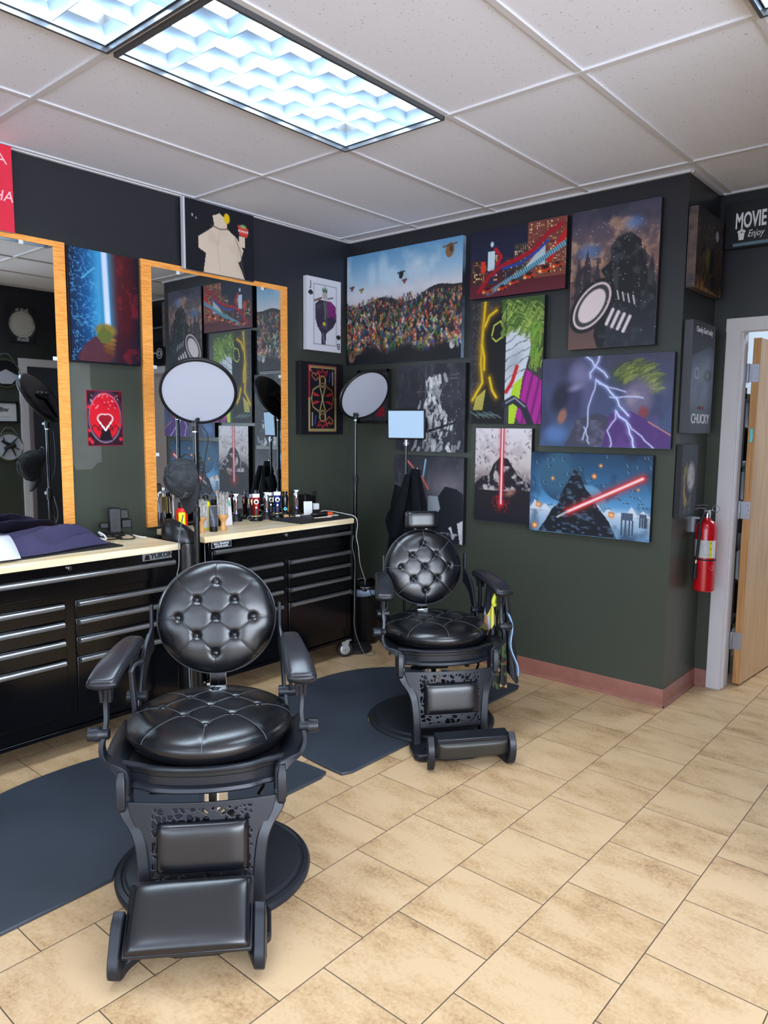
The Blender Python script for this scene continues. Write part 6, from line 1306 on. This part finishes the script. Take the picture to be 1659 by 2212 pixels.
# clippers and trimmers in charging stands
def clipper(label, x, y, body, rz=0, h=.17, dark_stand=True, ring=True):
    t = thing('hair_clipper', label, 'hair clipper', (x, y, Z), rz, 'clippers and trimmers in charging stands')
    mb = MB(); mb.lathe([(.044, 0), (.046, .004), (.042, .018), (.032, .030), (.026, .032)], n=36); st = mb.obj('charging_stand', BLACKS, t)
    if not ring: t.scale = (.86, .86, .94)
    if ring: mb = MB(); mb.tube([(.031*math.cos(a), .031*math.sin(a), .031) for a in np.linspace(0, 2*PI, 30)], .0035, 8); mb.obj('gold_ring', mat('pale_gold', rgb(226, 208, 140), .25, .8), st)
    rings = []
    for z, a, b in ((.020, .015, .013), (.05, .018, .015), (.09, .021, .017), (.115, .024, .019), (.14, .026, .019), (.150, .024, .015)):
        rings.append([Vector((b*math.copysign(abs(math.cos(q))**.7, math.cos(q)), a*math.copysign(abs(math.sin(q))**.7, math.sin(q)), z)) for q in np.linspace(0, 2*PI, 24, endpoint=False)])
    mb = MB(); mb.loft(rings); bd = mb.obj('clipper_body', body, t, smooth=60)
    mb = MB(); mb.box((0, 0, .157), (.014, .044, .016)); mb.box((.003, 0, .168), (.004, .046, .010)); mb.obj('blade', STEEL, bd, bevel=.001)
    M = frame_to((1, 0, 0)).to_4x4(); M.translation = Vector((.019, 0, .122)); mb = MB(); mb.lathe([(.016, -.002), (.016, .002), (.013, .003)], n=24); xf(mb, M); em = mb.obj('round_badge', mat('badge_silver', rgb(222, 222, 214), .3, .4), bd)
    mb = MB(); mb.lathe([(.0085, .003), (.0085, .004)], n=20); xf(mb, M); mb.obj('badge_center', INK, em)
    M2 = M.copy(); M2.translation = Vector((.0165, 0, .086)); mb = MB(); mb.lathe([(.007, -.002), (.006, .003)], n=18); xf(mb, M2); mb.obj('power_button', CHROME, bd)
    mb = MB(); mb.box((.0165, 0, .055), (.002, .014, .045)); mb.obj('grip_panel', BLACKP, bd, bevel=.001)
    mb = MB(); mb.box((0, -.027, .12), (.010, .006, .035)); mb.obj('taper_lever', mat('pale_gold'), bd, bevel=.002)
    return t
def trimmer(label, x, y, m, rz=0, lean=0.0, glow=None):
    t = thing('hair_trimmer', label, 'hair trimmer', (x, y, Z), rz, 'clippers and trimmers in charging stands')
    mb = MB(); rings = [[Vector((a*math.cos(q), b*math.sin(q), z)) for q in np.linspace(0, 2*PI, 24, endpoint=False)] for z, a, b in ((0, .034, .040), (.008, .034, .040), (.02, .026, .030), (.045, .018, .022), (.048, .012, .014))]
    mb.loft(rings); st = mb.obj('charging_stand', BLACKP, t, smooth=50)
    rings = []
    for z, a, b in ((.03, .010, .010), (.06, .013, .012), (.10, .014, .012), (.13, .016, .014), (.15, .017, .013), (.158, .013, .009)):
        rings.append([Vector((b*math.cos(q)-lean*(z-.03), a*math.sin(q), z)) for q in np.linspace(0, 2*PI, 20, endpoint=False)])
    mb = MB(); mb.loft(rings); bd = mb.obj('trimmer_body', CHROME, t, smooth=60)
    mb = MB(); mb.box((.0118-lean*.06, 0, .095), (.004, .014, .05)); mb.obj('grip_panel', m, bd, bevel=.001)
    mb = MB(); mb.box((-lean*.13, 0, .165), (.010, .022, .012)); mb.box((-lean*.13, 0, .172), (.004, .038, .005)); mb.obj('blade', STEEL, bd, bevel=.001)
    if glow: mb = MB(); mb.lathe([(.006, 0), (.005, .003)], n=14); M = frame_to((1, 0, 0)).to_4x4(); M.translation = Vector((.013, 0, .05)); xf(mb, M); mb.obj('status_light', glow, bd)
    return t
BG = mat('blue_status_glow', rgb(60, 70, 230), .4, emit=(.25, .2, 1, 1), es=1.2)
RED2 = mat('candy_red', rgb(150, 22, 20), .2, .4); BLUE2 = mat('royal_blue', rgb(18, 36, 110), .2, .4)
trimmer('silver and dark red trimmer leftmost of the row of trimmers', .075, -1.115, mat('wine_red', rgb(80, 16, 26), .3), -.5, 0, BG)
clipper('red hair clipper with round silver badge in gold ringed stand', .145, -1.01, RED2, -.6)
clipper('dark red clipper mostly hidden behind the bright red one', .058, -.968, mat('dark_red_metal', rgb(96, 20, 22), .3, .4), -.6, ring=False)
trimmer('silver trimmer with wine red grip between the red and blue clippers', .128, -.908, mat('wine_red'), -.6, 0, BG)
clipper('blue hair clipper with round silver badge in gold ringed stand', .125, -.815, BLUE2, -.6)
clipper('black clipper half hidden behind the blue one', .042, -.800, BLACKP, -.6, ring=False)
t = thing('foil_shaver', 'black shaver with glowing blue ring standing before the mirror frame edge', 'shaver', (.10, -.725, Z), -.6, 'clippers and trimmers in charging stands')
mb = MB(); mb.lathe([(.036, 0), (.036, .01), (.022, .03), (.018, .034)], n=28); mb.obj('charging_stand', BLACKP, t)
mb = MB(); mb.loft([[Vector((b*math.cos(q), a*math.sin(q), z)) for q in np.linspace(0, 2*PI, 24, endpoint=False)] for z, a, b in ((.03, .014, .012), (.06, .020, .015), (.12, .024, .017), (.142, .020, .014), (.148, .014, .01), (.16, .019, .011), (.168, .019, .011))]); bd = mb.obj('shaver_body', BLACKS, t, smooth=50)
M = frame_to((1, 0, 0)).to_4x4(); M.translation = Vector((.0135, 0, .052)); mb = MB(); mb.tube([M @ Vector((.008*math.cos(a), .008*math.sin(a), .003)) for a in np.linspace(0, 2*PI, 20)], .0025, 6); mb.obj('status_ring', mat('blue_ring_glow', rgb(30, 110, 255), .3, emit=(.05, .35, 1, 1), es=3), bd)
mb = MB(); mb.box((.03, 0, .008), (.02, .04, .014)); mb.obj('tan_block', mat('turned_birch'), t, bevel=.002)
trimmer('tall silver trimmer rightmost of the row, in front of bare wall', .115, -.635, mat('wine_red'), -.5, 0, BG)
# adapters, card, charger
t = thing('power_adapter', 'black power tower with plugged adapters behind the white card', 'power adapter', (.055, -.50, Z))
mb = MB(); mb.box((0, 0, .065), (.07, .062, .13)); mb.obj('tower_body', BLACKP, t, bevel=.006)
mb = MB(); mb.box((.0, .055, .085), (.05, .045, .06)); mb.box((.0, .085, .09), (.035, .016, .05)); mb.obj('plug_adapter', BLACKP, t, bevel=.004)
mb = MB(); mb.tube(curve_pts([(0, .085, .11), (.01, .075, .14), (.01, .10, .145), (.0, .105, .10), (.0, .10, .03)], 6), .003, 8); mb.obj('adapter_cord', BLACKP, t)
obj_at(MB().box((0, 0, .045), (.003, .06, .09), Matrix.Rotation(-.1, 3, 'Y')), 'table_card', WHITECARD, (.155, -.565, Z+.003), 'small white card leaning on the black power tower', 'card', rz=-.5)
obj_at(MB().box((0, 0, .0), (.04, .044, .044)), 'charger', WHITEPL, (.135, -.475, Z+.051), 'white cube phone charger beside the white card', 'charger', rz=-.4, bevel=.004)
obj_at(MB().box((0, 0, .0), (.05, .05, .026)), 'charger_block', BLACKP, (.135, -.475, Z+.014), 'low black charger under the white cube charger', 'charger', rz=-.4, bevel=.004)
mb = MB(); mb.box((0, 0, 0), (.30, .44, .006)); obj_at(mb, 'work_mat', RUBBER, (.335, -.715, Z+.003), 'black work mat covering the right end of the right worktop', 'work mat', bevel=.002)
t = thing('corded_clipper', 'black hair clipper with orange end lying on the black work mat', 'hair clipper', (.315, -.60, Z+.022), 1.15)
mb = MB(); mb.loft([[Vector((x, a*math.cos(q), b*math.sin(q))) for q in np.linspace(0, 2*PI, 20, endpoint=False)] for x, a, b in ((-.065, .012, .009), (-.055, .019, .014), (-.02, .018, .015), (.03, .015, .013), (.045, .015, .013))]); b_ = mb.obj('clipper_body', BLACKP, t, smooth=50)
mb = MB(); mb.loft([[Vector((x, a*math.cos(q), b*math.sin(q))) for q in np.linspace(0, 2*PI, 20, endpoint=False)] for x, a, b in ((.045, .016, .014), (.065, .018, .015), (.082, .014, .012))]); ORG = mat('orange_plastic', rgb(238, 92, 36), .35); mb.obj('orange_end', ORG, t, smooth=50)
mb = MB(); mb.lathe([(.004, .012), (.004, .0155)], (-.012, 0, 0), 14); mb.obj('switch', ORG, b_)
obj_at(MB().tube([(-.07, 0, 0), (.07, 0, 0)], [.003, .006], 10), 'tweezers', mat('pale_tan_plastic', rgb(226, 206, 186), .35), (.395, -.66, Z+.0125), 'pale thin stick lying in front of the orange ended clipper', 'tool', rz=1.45)
WCORD = mat('white_cord', rgb(226, 226, 230), .4)
z0 = Z+.009
cord('white cable looping over the worktop corner and down towards the waste bin', [(.26, -.545, z0), (.24, -.50, z0+.002), (.30, -.42+.0-.08, z0+.004), (.38, -.50, z0+.003), (.34, -.56, z0+.001), (.26, -.55, z0+.006), (.24, -.505, z0+.022), (.32, -.50, z0+.024), (.43, -.49, z0+.016), (.50, -.465, z0-.0), (.515, -.455, .90), (.505, -.455, .82), (.515, -.445, .74), (.49, -.40, .62), (.45, -.31, .50), (.40, -.25, .44)], .0026, WCORD, 7)
cord('short white cable lying behind the card on the right worktop', [(.20, -.69, z0), (.19, -.66, z0), (.20, -.60, z0), (.19, -.56, z0), (.18, -.53, z0)], .0025, WCORD)
obj_at(MB().box((0, 0, 0), (.03, .014, .012)), 'usb_plug', WHITEPL, (.215, -.715, Z+.013), 'white cable plug on the work mat left of the clipper', 'plug', rz=1.3, bevel=.002)
cord('black tangle of cords behind the work mat near the corner', [(.08, -.42, Z+.02), (.12, -.50+.07, Z+.03), (.10, -.52+.04, Z+.008), (.16, -.49, Z+.02), (.20, -.495, Z+.035), (.15, -.50, Z+.006), (.09, -.485, Z+.004)], .0028)
cord('dark cord hanging down the front of the right tool chest', [(.525, -.505, .83), (.525, -.515, .76), (.53, -.495, .66), (.528, -.495, .5), (.532, -.50, .34), (.53, -.495, .2), (.56, -.46, .06), (.58, -.42, .006), (.60, -.37, .005), (.56, -.33, .005)], .0028, mat('grey_cord'))
cord('thin black cord drooping in front of the corner waste bin', [(.46, -.27, .42), (.49, -.25, .34), (.56, -.18, .27), (.66, -.10, .27), (.74, -.08, .36)], .0026)

# left chest: towel, mats, paper, power tower
ZL = ZT
mb = MB(); mb.box((0, 0, 0), (.30, .60, .008)); obj_at(mb, 'work_mat', RUBBER, (.33, -2.43, ZL+.004), 'dark rubber work mat under the purple towel on the left tool chest', 'work mat', rz=.02, bevel=.002)
def towel():
    P = []; nu, nv = 60, 44; r = np.random.RandomState(3)
    G = r.rand(8, 8)
    def nz(u, v):
        x, y = u*6.99, v*6.99; i, j = int(x), int(y); a, b = x-i, y-j; a = a*a*(3-2*a); b = b*b*(3-2*b); i2, j2 = min(i+1, 7), min(j+1, 7)
        return (G[i, j]*(1-a)+G[i2, j]*a)*(1-b)+(G[i, j2]*(1-a)+G[i2, j2]*a)*b
    for i in range(nu+1):
        u = i/nu; row = []
        for j in range(nv+1):
            v = j/nv; x = -.165+.33*v+.03*math.sin(u*5)*v-.03*u; y = -.31+.60*u+.02*math.sin(v*6)-.05*(v)*(1-u)*.5
            e = min(1, min(u, 1-u)*9)*min(1, min(v, 1-v)*7)
            z = .006+e**.5*(.026+.030*(1-v)+.040*nz(u, v)+.009*math.sin(16*v+7*u)*(.4+u)+.030*math.exp(-((v-.45-.25*u)/.07)**2)+.016*math.exp(-((v-.8+.2*u)/.05)**2)*u)
            row.append((x, y, z))
        P.append(row)
    mb = MB(); mb.grid(P); k = len(mb.v); mb.grid([[(x, y, 0) for x, y, z in r_][::-1] for r_ in P]); 
    m, nt, b, N, L = nodes_mat('purple_terry'); b.inputs['Base Color'].default_value = rgb(58, 54, 88); b.inputs['Roughness'].default_value = 1; b.inputs['Sheen Weight'].default_value = .08; b.inputs['Sheen Tint'].default_value = rgb(150, 150, 190)
    n = N.new('ShaderNodeTexNoise'); n.inputs['Scale'].default_value = 380; n.inputs['Detail'].default_value = 3; tc = N.new('ShaderNodeTexCoord'); L.new(tc.outputs['Object'], n.inputs['Vector']); bp = N.new('ShaderNodeBump'); bp.inputs['Strength'].default_value = .9; bp.inputs['Distance'].default_value = .003; L.new(n.outputs['Fac'], bp.inputs['Height']); L.new(bp.outputs[0], b.inputs['Normal'])
    o = mb.obj('towel', m, smooth=80, fix=False); o.location = (.315, -2.455, ZL+.009); tag(o, 'folded purple terry towel lying on the left tool chest', 'towel')
    mb = MB(); mb.tube([Vector(P[i][nv])+Vector((0, 0, .004)) for i in range(0, nu+1, 2)], .0045, 8); mb.obj('hem', mat('purple_hem', rgb(58, 54, 84), .9), o)
towel()
mb = MB(); mb.add([(0, 0, 0), (.055, .02, .004), (.115, -.06, .01), (.09, -.21, .012), (-.05, -.20, .008), (-.03, -.04, .07)], [(0, 1, 2, 3, 4, 5)])
mb = MB(); mb.grid([[(.10-.17*v, -.13+.13*u+.02*v, .006+.085*math.sin(v*1.5)) for u in (0, .5, 1)] for v in np.linspace(0, 1, 8)])
obj_at(mb, 'paper_sheet', mat('white_paper', rgb(222, 228, 238), .7), (.44, -2.655, ZL+.010), 'white folded paper leaning on the purple towel at the left edge', 'paper', solid=.002, smooth=60)
# power strip tower on left chest
t = thing('power_tower', 'dark grey outlet tower with plugs at the right rear of left worktop', 'power strip', (.115, -1.97, ZL), -.35)
mb = MB(); mb.lathe([(.052, 0), (.052, .012), (.04, .02), (.03, .022)], n=28); mb.obj('tower_base', BLACKP, t)
mb = MB(); mb.box((0, 0, .085), (.062, .062, .135)); tb = mb.obj('tower_body', mat('dark_grey_plastic', rgb(26, 27, 33), .5), t, bevel=.006)
for z in (.055, .09, .125): mb = MB(); mb.box((.0315, 0, z), (.001, .026, .022)); o = mb.obj('outlet', BLACKP, tb, bevel=.002); mb = MB(); mb.box((.0322, -.005, z+.003), (.001, .002, .008)); mb.box((.0322, .005, z+.003), (.001, .002, .008)); mb.box((.0322, 0, z-.006), (.001, .004, .004)); mb.obj('outlet_slots', INK, o, smooth=0)
for nm, c, d in (('plug_adapter', (.0, .06, .065), (.045, .055, .045)), ('plug_adapter', (-.005, .05, .118), (.045, .045, .05)), ('plug_adapter', (.0, -.055, .06), (.04, .045, .03))):
    mb = MB(); mb.box(c, d); mb.obj(nm, BLACKP, t, bevel=.005)
cord('black adapter cord dropping behind the left worktop rear corner', [(.12, -1.888, ZL+.065), (.14, -1.885, ZL+.06), (.155, -1.89, ZL+.02), (.16, -1.91, ZL+.004)], .003)
cord('tangled thin black cords left of the outlet tower', [(.17, -2.00, ZL+.004), (.20, -2.09, ZL+.02), (.27, -2.10, ZL+.01), (.24, -2.0, ZL+.006), (.15, -2.04, ZL+.01), (.21, -2.02, ZL+.03), (.24, -2.07, ZL+.018), (.17, -2.10, ZL+.03), (.15, -2.05, ZL+.04), (.22, -2.03, ZL+.012), (.27, -2.02, ZL+.004), (.30, -1.97, ZL+.004), (.24, -1.93, ZL+.006), (.20, -1.96, ZL+.02), (.26, -2.08, ZL+.03), (.20, -2.13, ZL+.012), (.26, -2.14, ZL+.02)], .0034, n=8)
cord('white earphone cord and splitter beside the tangled black cords', [(.24, -2.10, ZL+.015), (.22, -2.12, ZL+.045), (.25, -2.105, ZL+.03), (.27, -2.11, ZL+.012), (.25, -2.14, ZL+.02)], .005, WCORD)
cord('short white cable end lying before the outlet tower', [(.24, -1.93, ZL+.012), (.29, -1.92, ZL+.006), (.31, -1.90, ZL+.005)], .004, WCORD)
